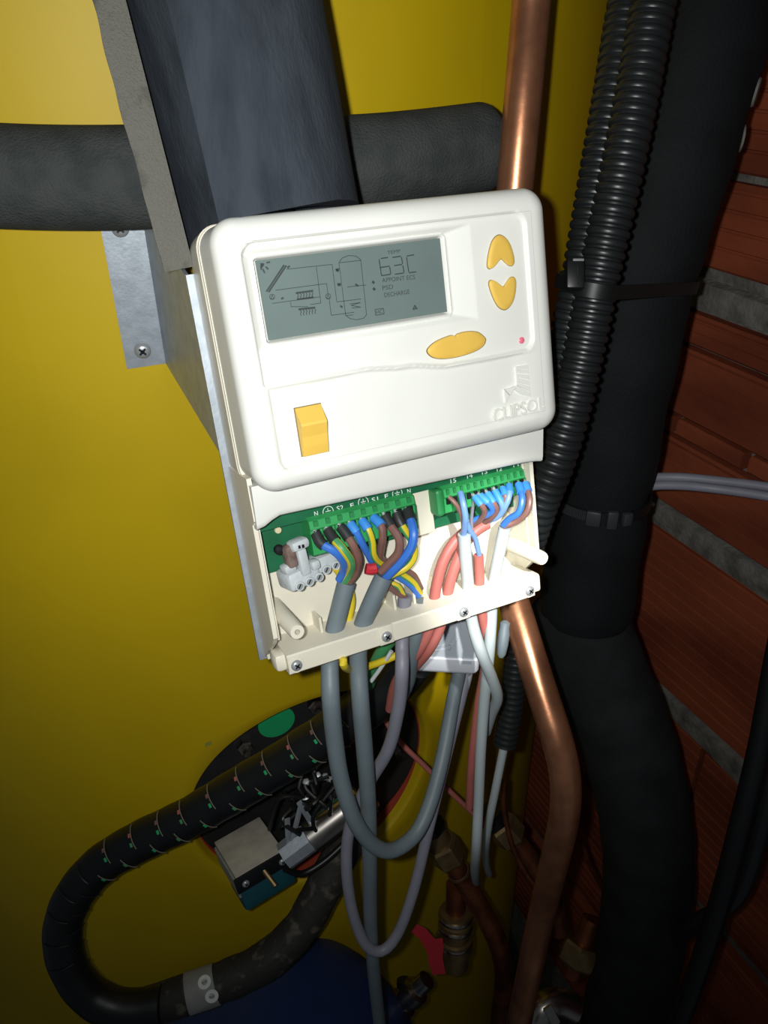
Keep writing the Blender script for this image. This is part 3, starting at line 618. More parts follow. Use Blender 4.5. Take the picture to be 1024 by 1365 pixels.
# d: dark grey cable with three cores disappearing behind the red pair
d_, pdd = cable('power_cable', 'short dark grey cable with fanned cores behind the red cables', M_GCAB, 0.0036,
    [(562, 800, .030, 'y'), (556, 835, .033, 'y'), (550, 870, .40, 'd'), (545, 905, .42, 'd'), (535, 930, .44, 'd')])
core(d_, [(430, 372), (480, 445), (530, 540), (585, 640), (640, 720), (830, 820), (950, 900), (1010, 985)], (.0195, .0165, .0165, .0200, .0235, .026, .0275, .030), M_BLUE, .0017, M_FBLU)
core(d_, [(530, 345), (580, 420), (615, 520), (630, 640), (690, 715), (840, 790), (960, 870), (1020, 960)], (.0195, .0160, .0160, .0185, .0225, .025, .0265, .030), M_GRNW, .0017, M_FBLU, stripe=M_YELW)
core(d_, [(628, 320), (695, 390), (705, 490), (690, 590), (700, 680), (850, 760), (960, 810), (1025, 930)], (.0195, .0145, .0145, .0185, .0235, .0265, .0285, .031), M_BROWN, .0018, M_FBLU)
# loose earth wires
o, _ = cable('earth_wire', 'yellow and green earth wire running down between two grey cables', M_YELW, 0.0019,
    [(448, 757, .027, 'y'), (462, 778, .030, 'y'), (469, 800, .0325, 'y'), (464, 830, .0335, 'y'), (460, 862, .0335, 'y'), (458, 885, .36, 'd'), (470, 893, .39, 'd'), (495, 887, .405, 'd'), (530, 873, .41, 'd'), (552, 858, .41, 'd')], step=.003, cat='wire')
o, _ = cable('earth_wire', 'broad green wire bundle entering the black slotted conduit', M_GRNW, 0.0034,
    [(523, 850, .41, 'd'), (508, 870, .42, 'd'), (497, 893, .435, 'd'), (492, 912, .45, 'd')], step=.003, cat='wire')
o, _ = cable('bare_wire', 'thin pale wire end beside the green wire bundle', M_PORC, 0.0011, [(522, 868, .405, 'd'), (508, 890, .41, 'd'), (495, 908, .415, 'd')], step=.003, cat='wire')
# red sensor cables
r1, _ = cable('sensor_cable', 'left of the paired pinkish red cables curving through the tray', M_RCAB, 0.0027,
    [(628, 704, .0265, 'y'), (606, 722, .0270, 'y'), (590, 750, .028, 'y'), (581, 785, .0290, 'y'), (577, 815, .030, 'y'), (570, 845, .032, 'y'), (555, 872, .40, 'd'), (538, 893, .415, 'd'), (526, 915, .43, 'd'), (520, 945, .45, 'd')])
r2, _ = cable('sensor_cable', 'right of the paired pinkish red cables curving through the tray', M_RCAB, 0.0027,
    [(650, 698, .0265, 'y'), (628, 713, .0270, 'y'), (612, 742, .028, 'y'), (600, 775, .0290, 'y'), (594, 805, .030, 'y'), (586, 838, .032, 'y'), (572, 866, .40, 'd'), (552, 890, .415, 'd'), (536, 910, .43, 'd'), (527, 945, .45, 'd')])
fy = (.0185, .0150, .0160, .0200, .0255)
core(r1, [(428, 355), (490, 430), (520, 490), (490, 555), (420, 610)], fy, M_BROWN, .0014, M_FBLU, zf=Z3)
core(r1, [(478, 345), (550, 410), (590, 480), (510, 535), (400, 580)], fy, M_BLUE, .0015, M_FBLU, zf=Z3)
core(r2, [(545, 325), (600, 410), (628, 480), (580, 550), (520, 590)], fy, M_BROWN, .0014, M_FBLU, zf=Z3)
core(r2, [(612, 300), (665, 400), (680, 480), (620, 550), (530, 575)], fy, M_LBLUE, .0014, M_FBLU, zf=Z3)
core(r2, [(682, 278), (705, 345), (690, 430), (650, 510), (560, 570)], fy, M_BROWN, .0013, M_FBLU, zf=Z3)
core(r2, [(742, 255), (745, 340), (710, 440), (650, 530), (560, 572)], (.0185, .0140, .0145, .0190, .0245), M_LBLUE, .0014, M_FBLU, zf=Z3)
w1, _ = cable('sensor_cable', 'pale grey cable bending away to the right under the tray', M_WCAB, 0.0031,
    [(619, 712, .021, 'y'), (621, 745, .024, 'y'), (624, 780, .028, 'y'), (626, 805, .030, 'y'), (630, 832, .031, 'y'), (641, 868, .40, 'd'), (656, 905, .415, 'd'), (663, 930, .43, 'd'), (655, 952, .45, 'd'), (648, 975, .47, 'd')])
core(w1, [(195, 358), (260, 425), (315, 540), (325, 640), (330, 690)], (.0185, .0160, .0165, .0185, .021), M_BROWN, .0011, zf=Z3)
core(w1, [(300, 320), (325, 420), (345, 540), (340, 620), (330, 690)], (.0185, .0140, .0140, .0170, .0205), M_LBLUE, .0015, zf=Z3)
w2, _ = cable('sensor_cable', 'straight pale grey cable running down past the junction box', M_WCAB, 0.0030,
    [(673, 703, .021, 'y'), (666, 735, .024, 'y'), (659, 770, .028, 'y'), (656, 795, .030, 'y'), (655, 825, .031, 'y'), (652, 870, .41, 'd'), (646, 930, .425, 'd'), (641, 1000, .442, 'd'), (638, 1070, .462, 'd'), (635, 1130, .48, 'd'), (633, 1157, .53, 'd'), (634, 1172, .62, 'd'), (636, 1178, .70, 'd')])
core(w2, [(828, 245), (862, 370), (830, 500), (745, 555), (690, 615)], (.0185, .0120, .0120, .0165, .020), M_BLUE, .0016, M_FBLU, zf=Z3)
core(w2, [(890, 235), (930, 380), (900, 500), (810, 580), (690, 625)], (.0185, .0120, .0120, .0165, .0205), M_BROWN, .0016, M_FBLU, zf=Z3)
r3, _ = cable('sensor_cable', 'single red cable hanging between the two pale grey cables', M_RCAB, 0.0025,
    [(638, 740, .026, 'y'), (639, 765, .028, 'y'), (640, 795, .030, 'y'), (644, 825, .032, 'y'), (650, 860, .415, 'd'), (646, 895, .43, 'd'), (638, 940, .44, 'd'), (632, 990, .452, 'd'), (628, 1030, .465, 'd'), (626, 1075, .485, 'd')])
core(r3, [(345, 560), (385, 660), (435, 740), (470, 885)], (.0165, .0190, .0220, .026), M_LBLUE, .0013, zf=Z3)
core(r3, [(420, 380), (400, 600), (430, 760), (462, 885)], (.0185, .0240, .0255, .027), M_LCAB, .0008, zf=Z3)

# ================================================================== JUNCTION BOX
jb = thing('junction_box', tuple(P(590, 900, .07)), 'grey plastic junction box with pale lid under the controller', 'box')
jo = pd(592, 877, .462); JR = Matrix.Rotation(math.radians(-31), 3, 'Z')      # middle of the front seam; box axes x along the seam, y back, z up
def JW(x, y, z): return jo + JR @ Vector((x, y, z))
jw = 0.0205
def tier(m, rows, bev):                          # stack of rounded rectangles (half width, y0, y1, z, corner radius)
    R_ = []
    for hw, y0, y1, z, r in rows:
        ring_ = []
        for cx, cy_, a0 in ((hw - r, y0 + r, -90), (hw - r, y1 - r, 0), (-hw + r, y1 - r, 90), (-hw + r, y0 + r, 180)):
            for k in range(6): a = math.radians(a0 + 18 * k); ring_.append(JW(cx + r * math.cos(a), cy_ + r * math.sin(a), z))
        R_.append(ring_)
    m.rings(R_); return m
m = MB(); tier(m, [(jw - .0012, .0012, .040, -0.001, .003), (jw - .0012, .0012, .040, .001, .003), (jw - .0045, .0050, .037, .044, .004), (jw - .006, .0065, .0355, .0455, .003)], 0); body_ = m.build('box_body', M_GREYB, jb)
m = MB(); tier(m, [(jw - .0035, .0035, .0385, -.0140, .003), (jw - .0008, .0008, .0412, -.0118, .0035), (jw, 0, .042, -.0095, .0035), (jw, 0, .042, -.0012, .0035), (jw - .0006, .0006, .0414, -.0005, .0035)], 0); m.build('lid', M_LID, jb)
m = MB(); m.rings([[JW(x, y, z) for x, z in ((.010, -.0034), (.016, -.0034), (.016, -.0012), (.010, -.0012))] for y in (.0012, -.0006)]); m.build('catch', M_GREYB, jb, smooth=0)
def JF(x, z, h=0.0): return JW(x, .0012 + .0038 * max(0, z) / .043 - h, z)       # on the leaning front of the body
m = MB(); cx_, cz_ = -.006, .019
for r in (.0155, .0125):
    m.rings([[JF(cx_ + r * s_ * math.cos(a), cz_ + r * s_ * math.sin(a), h) for s_, h in ((1, -.0002), (.985, .0005), (.955, .0005), (.94, -.0002))] for a in [2 * math.pi * k / 36 for k in range(37)]], False, False)
m.build('knockout', M_GREYB, body_)
vs0, fs = text_mesh('3', 0.0055, Matrix.Identity(4), 1, 0.0002); m = MB(); m.add([JF(.003 + v.x, .0065 + v.y, .0002 + v.z) for v in vs0], fs); m.build('moulded_number', mat('box_number', (150, 158, 166), .5), body_, smooth=0)
m = MB(); m.lathe(pd(671, 850, .455), CW.col[1] * -1 + CW.col[0] * 0.12, [(-.0115, .0012), (-.0095, .0026), (-.004, .0033), (.002, .0035), (.006, .0028), (.0085, .0031), (.010, .0012)], 14); m.build('gland', M_GCAB, jb)

# ================================================================== PIPES
def pipe(name, label, cat, m_, r, pts, step=0.006, seg=24, part='tube', group=None):
    path = spline([pd(*p) for p in pts], step); mb = MB(); mb.tube(path, r, seg); o = mb.build(name, m_, label=label, cat=cat, group=group); return o, path
cp, cpath = pipe('copper_pipe', 'bare copper pipe passing behind the controller and bending at the lower right', 'pipe', M_COP, 0.0090,
    [(722, -140, .35), (709, 0, .366), (698, 125, .375), (687, 250, .388), (672, 420, .41), (662, 620, .440), (675, 760, .462), (697, 840, .464), (722, 920, .457), (744, 990, .453), (754, 1040, .459), (752, 1090, .474), (739, 1150, .502), (722, 1220, .548), (705, 1300, .575), (692, 1365, .595), (680, 1430, .61)])
T_ = tangents(cpath)
# horizontal foam tube, with a rounded cut end
path = spline([pd(-140, 222, .335), pd(0, 236, .345), pd(170, 238, .350), pd(330, 228, .362), pd(480, 219, .378), pd(560, 210, .392), pd(640, 198, .408)], 0.006); rr = 0.0213
t = (path[-1] - path[-2]).normalized(); rad = [rr] * len(path)
for h, k in ((.0035, .985), (.0055, .95), (.007, .88), (.0075, .8)): path.append(path[-1] + t * .0012); rad.append(rr * k)
mb = MB(); mb.tube(path, rr, 36, radii=rad); o = mb.build('pipe_insulation', M_FOAM, label='horizontal grey foam pipe sleeve behind the upright one', cat='pipe insulation')
# upright split foam sleeve
fo = thing('pipe_insulation', tuple(pd(345, 300, .345)), 'thick upright split foam sleeve standing on top of the controller', 'pipe insulation')
p0, p1 = pd(344, 284, .320), pd(281, 0, .294); ax = (p1 - p0).normalized(); L = (p1 - p0).length * 1.5; Rf = 0.0410; tf = 0.0100
vw = (CAM - (p0 + p1) / 2); vw = (vw - ax * vw.dot(ax)).normalized(); rt = vw.cross(ax).normalized()
if rt.dot(CW.col[0]) < 0: rt = -rt
def sec(ang, r): a = math.radians(ang); return rt * (math.cos(a) * r) - vw * (math.sin(a) * r)        # 0 = right, 270 = towards the viewer
A0, A1 = 190, 250; angs = [A1 + (A0 + 360 - A1) * k / 48 for k in range(49)]
def fsec(i, h):
    out = []; inn = []
    for k, a in enumerate(angs):
        nn = noise.noise(Vector((math.cos(math.radians(a)) * 1.5, math.sin(math.radians(a)) * 1.5, h * 25))) * 0.0010
        out.append(sec(a, Rf + nn)); inn.append(sec(a, Rf - tf))
    return out, inn
Rg = []; nL = 40; lowcut = lambda v_: 0.004 * v_.dot(vw) / Rf - 0.009 * max(0, -v_.dot(rt) / Rf - 0.45) / 0.55
for k in range(nL + 1):
    h = -0.004 + L * k / nL; o_, i_ = fsec(k, h)
    Rg.append([p0 + ax * (h + (lowcut(v_) if k == 0 else 0)) + v_ for v_ in o_ + i_[::-1]])
mb = MB(); mb.rings(Rg); mb.build('foam_shell', M_FOAMV, fo, smooth=50)
Rc_ = []
for k in range(nL + 1):
    h = -0.0150 + (L + 0.012) * k / nL; a = A0; jit = noise.noise(Vector((h * 60, 3, 1))) * 0.0012
    q0, q1 = sec(a, Rf - tf - 0.0008), sec(a, Rf + 0.0008 + jit); n_ = sec(a - 90, 0.0012) * 1.0; nn = (sec(a + 1, 1) - sec(a, 1)).normalized()
    Rc_.append([p0 + ax * h + q0 + nn * .0002, p0 + ax * h + q1 + nn * .0002, p0 + ax * h + q1 + nn * .0016, p0 + ax * h + (q0 + q1) / 2 + nn * .0020, p0 + ax * h + q0 + nn * .0016])
mb = MB(); mb.rings(Rc_); mb.build('cut_face', M_CUT, fo, smooth=30, label='pale dusty cut face of the slit')
mb = MB(); mb.tube([p0 + ax * (-0.002), p0 + ax * L], 0.014, 20); mb.build('inner_pipe', M_BLK, fo)

# big black insulated pipe at the right
bp, bpath = None, spline([pd(990, -150, .40), pd(955, 0, .425), pd(905, 180, .445), pd(852, 370, .468), pd(820, 530, .505), pd(800, 660, .54), pd(787, 760, .565), pd(780, 822, .58)], 0.006)
rad = [0.0330 + 0.0006 * math.sin(i * .7) for i in range(len(bpath))]
def near(path, px, py):
    best = None
    for i, p in enumerate(path):
        q_ = CW.transposed() @ (p - CAM); x, y = PCX + F * q_.x / q_.z, PCY + F * q_.y / q_.z; d = (x - px) ** 2 + (y - py) ** 2
        if best is None or d < best[0]: best = (d, i)
    return best[1]
i1, i2 = near(bpath, 852, 370), near(bpath, 800, 662)
for i in range(len(rad)):
    for k in (i1, i2): rad[i] -= 0.0022 * math.exp(-((i - k) / 1.6) ** 2)
rad[-1] *= .93; rad[-2] *= .985
mb = MB(); mb.tube(bpath, .033, 40, radii=rad); mb.build('insulated_pipe', M_FOAMB, label='upper straight length of thick black foam pipe insulation', cat='pipe insulation')
lpath = spline([pd(772, 800, .585), pd(782, 850, .592), pd(804, 910, .600), pd(836, 990, .61), pd(858, 1080, .63), pd(864, 1170, .655), pd(853, 1260, .68), pd(835, 1340, .71), pd(820, 1420, .74)], 0.006)
mb = MB(); mb.tube(lpath, .0355, 40, radii=[.0345 + .0012 * min(1, i / 12) + .0004 * math.sin(i) for i in range(len(lpath))]); mb.build('insulated_pipe', M_FOAML, label='lower curved length of dusty black foam insulation leading down right', cat='pipe insulation')
for i, (px, py, d) in enumerate(((985, 120, .43), (976, 184, .44))):
    p = pd(px, py, d); c = bpath[near(bpath, px - 40, py)]; n_ = (p - c).normalized(); t = tangents(bpath)[near(bpath, px - 40, py)]
    mb = MB(); mb.lathe(c + n_ * 0.0325, n_, [(0, .0075), (.0012, .007), (.0016, .004), (.0017, 0)], 12); mb.build('plaster_splash', M_MORT, label=('upper' if i == 0 else 'lower') + ' grey plaster splash stuck on the black insulated pipe', cat='plaster')

# corrugated conduits
def corrugated(name, label, pts, r, pitch, m_=M_CORR, group=None):
    path = spline([pd(*p) for p in pts], pitch / 6); # resample evenly
    out = [path[0]]; acc = 0; st_ = pitch / 6; rad = []
    for a, b in zip(path, path[1:]):
        l = (b - a).length; d = st_ - acc
        while d <= l: out.append(a + (b - a) * (d / l)); d += st_
        acc = (acc + l) % st_
    prof = [1.0, 1.0, .97, .87, .87, .97]; rad = [r * prof[i % 6] for i in range(len(out))]
    mb = MB(); mb.tube(out, r, 24, radii=rad); o = mb.build(name, m_, label=label, cat='conduit', group=group, smooth=25); return o, out
_, ca = corrugated('corrugated_conduit', 'right hand black corrugated conduit, the fuller one in front', [(900, -120, .352), (872, 0, .366), (850, 120, .372), (826, 240, .378), (799, 365, .388), (778, 470, .398), (757, 560, .408), (739, 620, .418), (720, 670, .430), (700, 730, .445)], 0.0105, 0.0049)
_, cb = corrugated('corrugated_conduit', 'left hand black corrugated conduit half hidden behind its neighbour', [(865, -120, .372), (838, 0, .384), (818, 120, .388), (797, 240, .394), (775, 365, .402), (758, 450, .412), (745, 540, .424), (730, 620, .436), (716, 690, .452)], 0.0100, 0.0049)
corrugated('corrugated_conduit', 'short thin corrugated sleeve beside the copper pipe below the controller', [(692, 840, .50), (687, 890, .505), (682, 940, .512), (673, 992, .52)], 0.0078, 0.0042)
o, _ = cable('sensor_cable', 'thin grey cable leaving the short corrugated sleeve', M_WCAB, 0.0028, [(676, 975, .518, 'd'), (669, 1010, .525, 'd'), (660, 1055, .535, 'd'), (652, 1095, .548, 'd'), (648, 1125, .57, 'd'), (648, 1150, .64, 'd'), (652, 1165, .70, 'd')])
# cable ties
M_TIE = mat('tie_plastic', (50, 53, 55), 0.4)
def hull2(circs, n=40):
    pts = []
    for c, r in circs:
        for k in range(n): a = 2 * math.pi * k / n; pts.append((c[0] + r * math.cos(a), c[1] + r * math.sin(a)))
    pts = sorted(set(pts))
    def half(ps):
        h = []
        for p in ps:
            while len(h) > 1 and (h[-1][0] - h[-2][0]) * (p[1] - h[-2][1]) - (h[-1][1] - h[-2][1]) * (p[0] - h[-2][0]) <= 0: h.pop()
            h.append(p)
        return h
    a = half(pts); b = half(pts[::-1]); return a[:-1] + b[:-1]
def tie(label, center_i, extra, head_px, width, dirn=None):
    c = bpath[center_i]; t = tangents(bpath)[center_i]; e1 = (CW.col[0] - t * CW.col[0].dot(t)).normalized(); e2 = t.cross(e1)
    def loc2(p): d = p - c; return (d.dot(e1), d.dot(e2))
    H = hull2([((0, 0), 0.0325)] + [(loc2(p), r) for p, r in extra]); o = thing('cable_tie', tuple(c), label, 'cable tie')
    m = MB(); R = []
    for x, y in H + H[:1]:
        l = math.hypot(x, y) or 1
        R.append([c + e1 * (x * s_) + e2 * (y * s_) + t * h for s_, h in ((1.0, -width / 2), (1.035, -width / 2), (1.035, width / 2), (1.0, width / 2))])
    m.rings(R, False, False); m.build('strap', M_BLK, o); return o, c, t, e1, e2, H, loc2
j = near(ca, 799, 368); k2 = near(cb, 776, 368)
o, c, t, e1, e2, H, loc2 = tie('upper black cable tie binding the conduits to the insulated pipe', i1, [(ca[j], .0112), (cb[k2], .0105)], None, 0.0068)
hp = pd(766, 367, .378); Mh = Matrix((CW.col[0], CW.col[2], -CW.col[1])).transposed()
m = MB(); m.box(hp, (0.0085, 0.0062, 0.0135), 0.0012, Mh); hd = m.build('tie_head', M_BLK, o); m = MB(); m.box(hp + CW @ Vector((0.0012, -.0064, -.001)), (0.0052, 0.0045, 0.0012), 0.0003, Mh); m.build('tie_tail', mat('worn_plastic', (128, 130, 128), .6), hd)
m = MB(); m.box(hp + CW @ Vector((0.0006, .001, -.0033)), (0.0006, 0.0008, 0.0080), 0, Mh); m.build('tie_slot', M_CORR, hd)
o, c, t, e1, e2, H, loc2 = tie('lower black cable tie with a ribbed head on the insulated pipe', i2, [], None, 0.0075)
vdir = (CAM - c); vdir = (vdir - t * vdir.dot(t)).normalized()
for dx, wd, hh in ((-0.002, .0095, .0105), (0.009, .0070, .0125), (0.017, .0065, .0090)):
    a = dx / .034; n_ = (vdir * math.cos(a) + e1 * math.sin(a)).normalized(); s1 = t.cross(n_).normalized(); Mx = Matrix((s1, n_, t)).transposed()
    m = MB(); m.box(c + n_ * 0.0352, (wd, .0045, hh), .0012, Mx); m.build('tie_head', M_TIE, o)
for k in range(16):
    a = (-0.0085 - k * 0.0014) / .034; n_ = (vdir * math.cos(a) + e1 * math.sin(a)).normalized(); s1 = t.cross(n_).normalized(); Mx = Matrix((s1, n_, t)).transposed()
    m = MB(); m.box(c + n_ * 0.0338, (.0007, .0012, .0066), 0, Mx); m.build('strap_tooth', M_TIE, o, smooth=0)
# grey cables leaving to the right over the bricks
for nm, dy, dd in (('upper of the two grey cables crossing the brick wall to the right', 0, .548), ('lower of the two grey cables crossing the brick wall to the right', 11, .542)):
    cable('grey_cable', nm, M_LCAB, 0.0032, [(820, 650 + dy, .58, 'd'), (862, 638 + dy, .565, 'd'), (900, 636 + dy, .555, 'd'), (950, 640 + dy, dd, 'd'), (1030, 650 + dy * 1.15, dd - .01, 'd'), (1150, 672 + dy * 1.3, dd - .03, 'd')])
# black cables at the far right
cable('black_cable', 'thick black cable hanging at the far right edge', M_BLK, 0.0075, [(1060, 760, .50, 'd'), (1035, 880, .51, 'd'), (1012, 1000, .525, 'd'), (985, 1110, .54, 'd'), (958, 1210, .56, 'd'), (925, 1310, .585, 'd'), (890, 1400, .61, 'd')])
cable('black_cable', 'second black cable right of the thick one, against the bricks', M_CORR, 0.0068, [(1075, 880, .53, 'd'), (1040, 990, .54, 'd'), (1018, 1090, .55, 'd'), (990, 1180, .565, 'd'), (958, 1215, .58, 'd'), (930, 1230, .60, 'd'), (900, 1250, .64, 'd')])

# ================================================================== BLACK SLOTTED CONDUIT AND TAPED HOSE
sc = thing('slotted_conduit', tuple(pd(80, 1235, .56)), 'black slotted wiring conduit sweeping left from under the controller', 'conduit')
sp = spline([pd(548, 880, .475), pd(520, 915, .485), pd(470, 955, .495), pd(400, 1002, .508), pd(330, 1044, .52), pd(255, 1088, .532), pd(185, 1122, .542), pd(135, 1152, .55), pd(100, 1192, .557), pd(84, 1238, .565), (pd(92, 1288, .572)), pd(122, 1328, .578), pd(165, 1345, .58), pd(215, 1340, .582)], 0.003)
SR = 0.0136; rad = [SR * (1 + 0.012 * math.sin(i * 0.9) + 0.035 * noise.noise(p * 45)) for i, p in enumerate(sp)]
mb = MB(); mb.tube(sp, SR, 28, radii=rad); mb.build('conduit_wall', M_BLK, sc)
T = tangents(sp); N_ = len(sp)
def arc_on(path, T, i, a0, a1, R_, wd, m_, nm, parent, lift=0.0003, slant=0.0):
    p, t = path[i], T[i]; vv = CAM - p; vv = (vv - t * vv.dot(t)).normalized(); b = t.cross(vv); n = 14; pts = []
    for k in range(n + 1):
        a = a0 + (a1 - a0) * k / n; pts.append(p + (vv * math.cos(a) + b * math.sin(a)) * (R_ + lift) + t * slant * (k / n - .5))
    m = MB(); m.tube(pts, wd, 6); return m.build(nm, m_, parent)
ia, ib = near(sp, 480, 948), near(sp, 100, 1300); L_ = 0; last = 0; cnt = 0
cols = [M_GDOT, M_RCAB, M_GRNW, M_BROWN]
for i in range(ia, ib):
    L_ += (sp[i] - sp[i - 1]).length
    if L_ - last > 0.0095:
        last = L_; cnt += 1; s_ = 1 if cnt % 2 else -1; far = i > near(sp, 140, 1150)
        arc_on(sp, T, i, -0.25 if s_ > 0 else -1.35, 1.05 if s_ > 0 else -0.35, SR * 1.03, 0.00035, M_SLIT if not far else M_CORR, 'slot_edge', sc, slant=0.002)
        if not far:
            p, t = sp[i], T[i]; vv = CAM - p; vv = (vv - t * vv.dot(t)).normalized(); b = t.cross(vv)
            for q_, a in enumerate((0.45, 0.0) if s_ > 0 else (-0.75,)):
                c = p + (vv * math.cos(a) + b * math.sin(a)) * SR * 1.03 + t * 0.0016; m = MB(); m.box(c, (0.0028, 0.0016, 0.0009), 0.0002, Matrix(((b * math.cos(a) - vv * math.sin(a)), t, (vv * math.cos(a) + b * math.sin(a)))).transposed())
                m.build('wire_glimpse', cols[(cnt + q_) % 4], sc, smooth=0)
    
th = thing('taped_hose', tuple(pd(260, 1320, .60)), 'dusty black tape wrapped hose curving up from the bottom left', 'hose')
tp = spline([pd(196, 1342, .588), pd(240, 1328, .592), pd(300, 1307, .598), pd(355, 1280, .602), pd(398, 1240, .606), pd(425, 1195, .608), pd(448, 1150, .61), pd(470, 1110, .612)], 0.003)
mb = MB(); mb.tube(tp, .0138, 24, radii=[.0138 * (1 + .05 * noise.noise(p * 60) + 0.02 * ((i // 4) % 2)) for i, p in enumerate(tp)]); mb.build('tape_wrap', M_TAPE, th)
i0, i1_ = near(tp, 250, 1325), near(tp, 288, 1312); mb = MB(); mb.tube(tp[i0:i1_ + 1], .0146, 24); tb = mb.build('pale_band', M_PALET, th, label='pale tape band')
T = tangents(tp)
for i, a in ((i0 + (i1_ - i0) // 2 + 2, -0.25), (i1_ - 1, 0.45)):
    c = tp[i]; t = T[i]; vv = CAM - c; vv = (vv - t * vv.dot(t)).normalized(); b = t.cross(vv); n_ = vv * math.cos(a) + b * math.sin(a)
    m = MB(); m.lathe(c + n_ * .0145, n_, [(0, .0048), (.0008, .0048), (.0008, .0022), (0, .0022)], 18); m.build('band_print', M_SILK, tb)

# ================================================================== THERMOSTAT ON THE FLANGE
tb_ = thing('thermostat', tuple(tank(345, 1170)), 'small pale metal and teal thermostat box on the black flange', 'thermostat')
O = pd(346, 1152, .560); ex = Vector((0.965, 0.13, 0.06)).normalized(); ey = Vector((-.12, .95, -.22)).normalized(); ey = (ey - ex * ex.dot(ey)).normalized(); ez = ex.cross(ey)
Mb = Matrix((ex, ey, ez)).transposed()
def tbx(nm, c, s, bev, m_, par=None):
    m = MB(); m.box(O + Mb @ Vector(c), s, bev, Mb); return m.build(nm, m_, par or tb_)
tbx('cover_plate', (0, 0.020, 0.0), (0.037, 0.043, 0.004), .0008, M_PLATE); fp_ = tbx('front_plate', (0.001, -0.0025, -0.0050), (0.043, 0.0020, 0.013), .0006, M_DARK)
tbx('switch_body', (0.001, 0.0130, -0.018), (0.040, 0.030, 0.026), .0025, M_TEAL); tbx('side_cheek', (-0.0195, 0.018, -0.008), (0.0015, 0.040, 0.016), 0, M_GALV)
for x in (-0.0135, 0.0150): screw(O + Mb @ Vector((x, -0.0035, -0.0055)), Mb @ Vector((0, -1, 0)), 0.0026, fp_, False)
m = MB(); m.tube([O + Mb @ Vector((0.001, -0.002, -0.0045)), O + Mb @ Vector((0.0035, -0.0125, -0.013))], 0.0019, 10); m.build('spindle', M_BRASS, tb_)
im = thing('immersion_heater', tuple(tank(430, 1100)), 'stainless steel cylinder of the immersion heater lying on the flange', 'heater')
a, b = pd(412, 1117, .565), pd(482, 1064, .572); ax_ = (b - a).normalized(); ln = (b - a).length
m = MB(); m.lathe(a, ax_, [(0, .010), (0.0008, .0118), (ln - .001, .0120), (ln, .010)], 32); m.build('steel_tube', M_STAIN, im)
m = MB(); m.lathe(a - ax_ * 0.021, ax_, [(0, .0100), (0.021, .0105)], 8); m.build('clamp', M_GALV, im, smooth=0)
for k, (px, py, ang) in enumerate(((395, 1098, .5), (408, 1085, -.2), (384, 1112, .2))):
    m = MB(); m.box(pd(px, py, .556), (.004, .0012, .026), .0004, Mb @ Matrix.Rotation(ang, 3, 'Y')); m.build('contact_strip', M_GALV, im)
rw = random.Random(5)
for k in range(9):
    x0, y0 = rw.uniform(400, 470), rw.uniform(1015, 1050); pts = [pd(x0, y0, .552)]
    for q_ in range(1, 5): pts.append(pd(x0 + rw.uniform(-25, 15) - q_ * 7, y0 + q_ * rw.uniform(10, 24), .552 + rw.uniform(-.012, .012)))
    m = MB(); m.tube(spline(pts, .003), .0016, 8); m.build('heater_wire', M_BLK, im)
for k in range(10):
    m = MB(); p = pd(rw.uniform(392, 450), rw.uniform(1020, 1078), rw.uniform(.548, .560)); m.lathe(p, (CAM - p) + Vector((rw.uniform(-.3, .3), 0, rw.uniform(-.3, .3))), [(0, .0026), (.003, .0026), (.0036, .0018), (.0037, 0)], 6); m.build('terminal_nut', M_STEEL if k % 2 else M_DARK, im, smooth=0)
cable('capillary', 'thin black lead curving from the thermostat to the hose', M_BLK, .0024, [(380, 1158, .565, 'd'), (402, 1165, .575, 'd'), (430, 1150, .58, 'd'), (455, 1128, .585, 'd'), (478, 1105, .59, 'd')], cat='wire')
cable('capillary', 'thin red tube crossing the tank behind the grey cables', M_RCAB, .0020, [(505, 945, .575, 'd'), (530, 985, .580, 'd'), (565, 1020, .585, 'd'), (600, 1055, .595, 'd'), (635, 1088, .61, 'd'), (655, 1105, .62, 'd')], cat='tube')

# ================================================================== LOWER PLUMBING
def nut(mb, c, ax, r, h, bev=.12):
    mb.lathe(Vector(c), ax, [(0, r * .9), (h * bev, r), (h * (1 - bev), r), (h, r * .9)], 6)
u1 = thing('pipe_union', tuple(pd(605, 1160, .66)), 'copper pipe with a brass union nut left of the big copper pipe', 'pipe')
pth = spline([pd(590, 1128, .645), pd(610, 1160, .655), pd(640, 1210, .665), pd(665, 1260, .68), pd(672, 1300, .70), pd(668, 1345, .73), pd(662, 1400, .76)], .005)
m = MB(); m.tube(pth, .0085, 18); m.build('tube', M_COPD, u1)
d = (pth[3] - pth[0]).normalized(); m = MB(); nut(m, pth[0] - d * .006, d, .0145, .022); m.build('union_nut', M_BRASS, u1, smooth=0)
m = MB(); m.lathe(pth[0] - d * .020, d, [(0, .0095), (.015, .0105)], 20); m.build('union_tail', M_BRASS, u1); m = MB(); m.lathe(pth[0] - d * .026, d, [(0, .012), (.006, .012)], 8); m.build('socket', M_BLK, u1)
m = MB(); m.lathe(pth[0] + (pth[-1] - pth[0]) * 0 + d * .030, d, [(0, .0085), (.0005, .0095), (.004, .0095), (.0045, .0085)], 18); m.build('solder_ring', M_BRASS, u1)
u2 = thing('pipe_union', tuple(pd(700, 1140, .66)), 'copper elbow with brass nut directly left of the copper bend', 'pipe')
pth = spline([pd(668, 1100, .635), pd(690, 1125, .640), pd(712, 1155, .65), pd(735, 1195, .66), pd(745, 1240, .68)], .005)
m = MB(); m.tube(pth, .0082, 18); m.build('tube', M_COPD, u2); d = (pth[3] - pth[0]).normalized(); m = MB(); nut(m, pth[0] - d * .004, d, .0135, .020); m.build('union_nut', M_BRASS, u2, smooth=0)
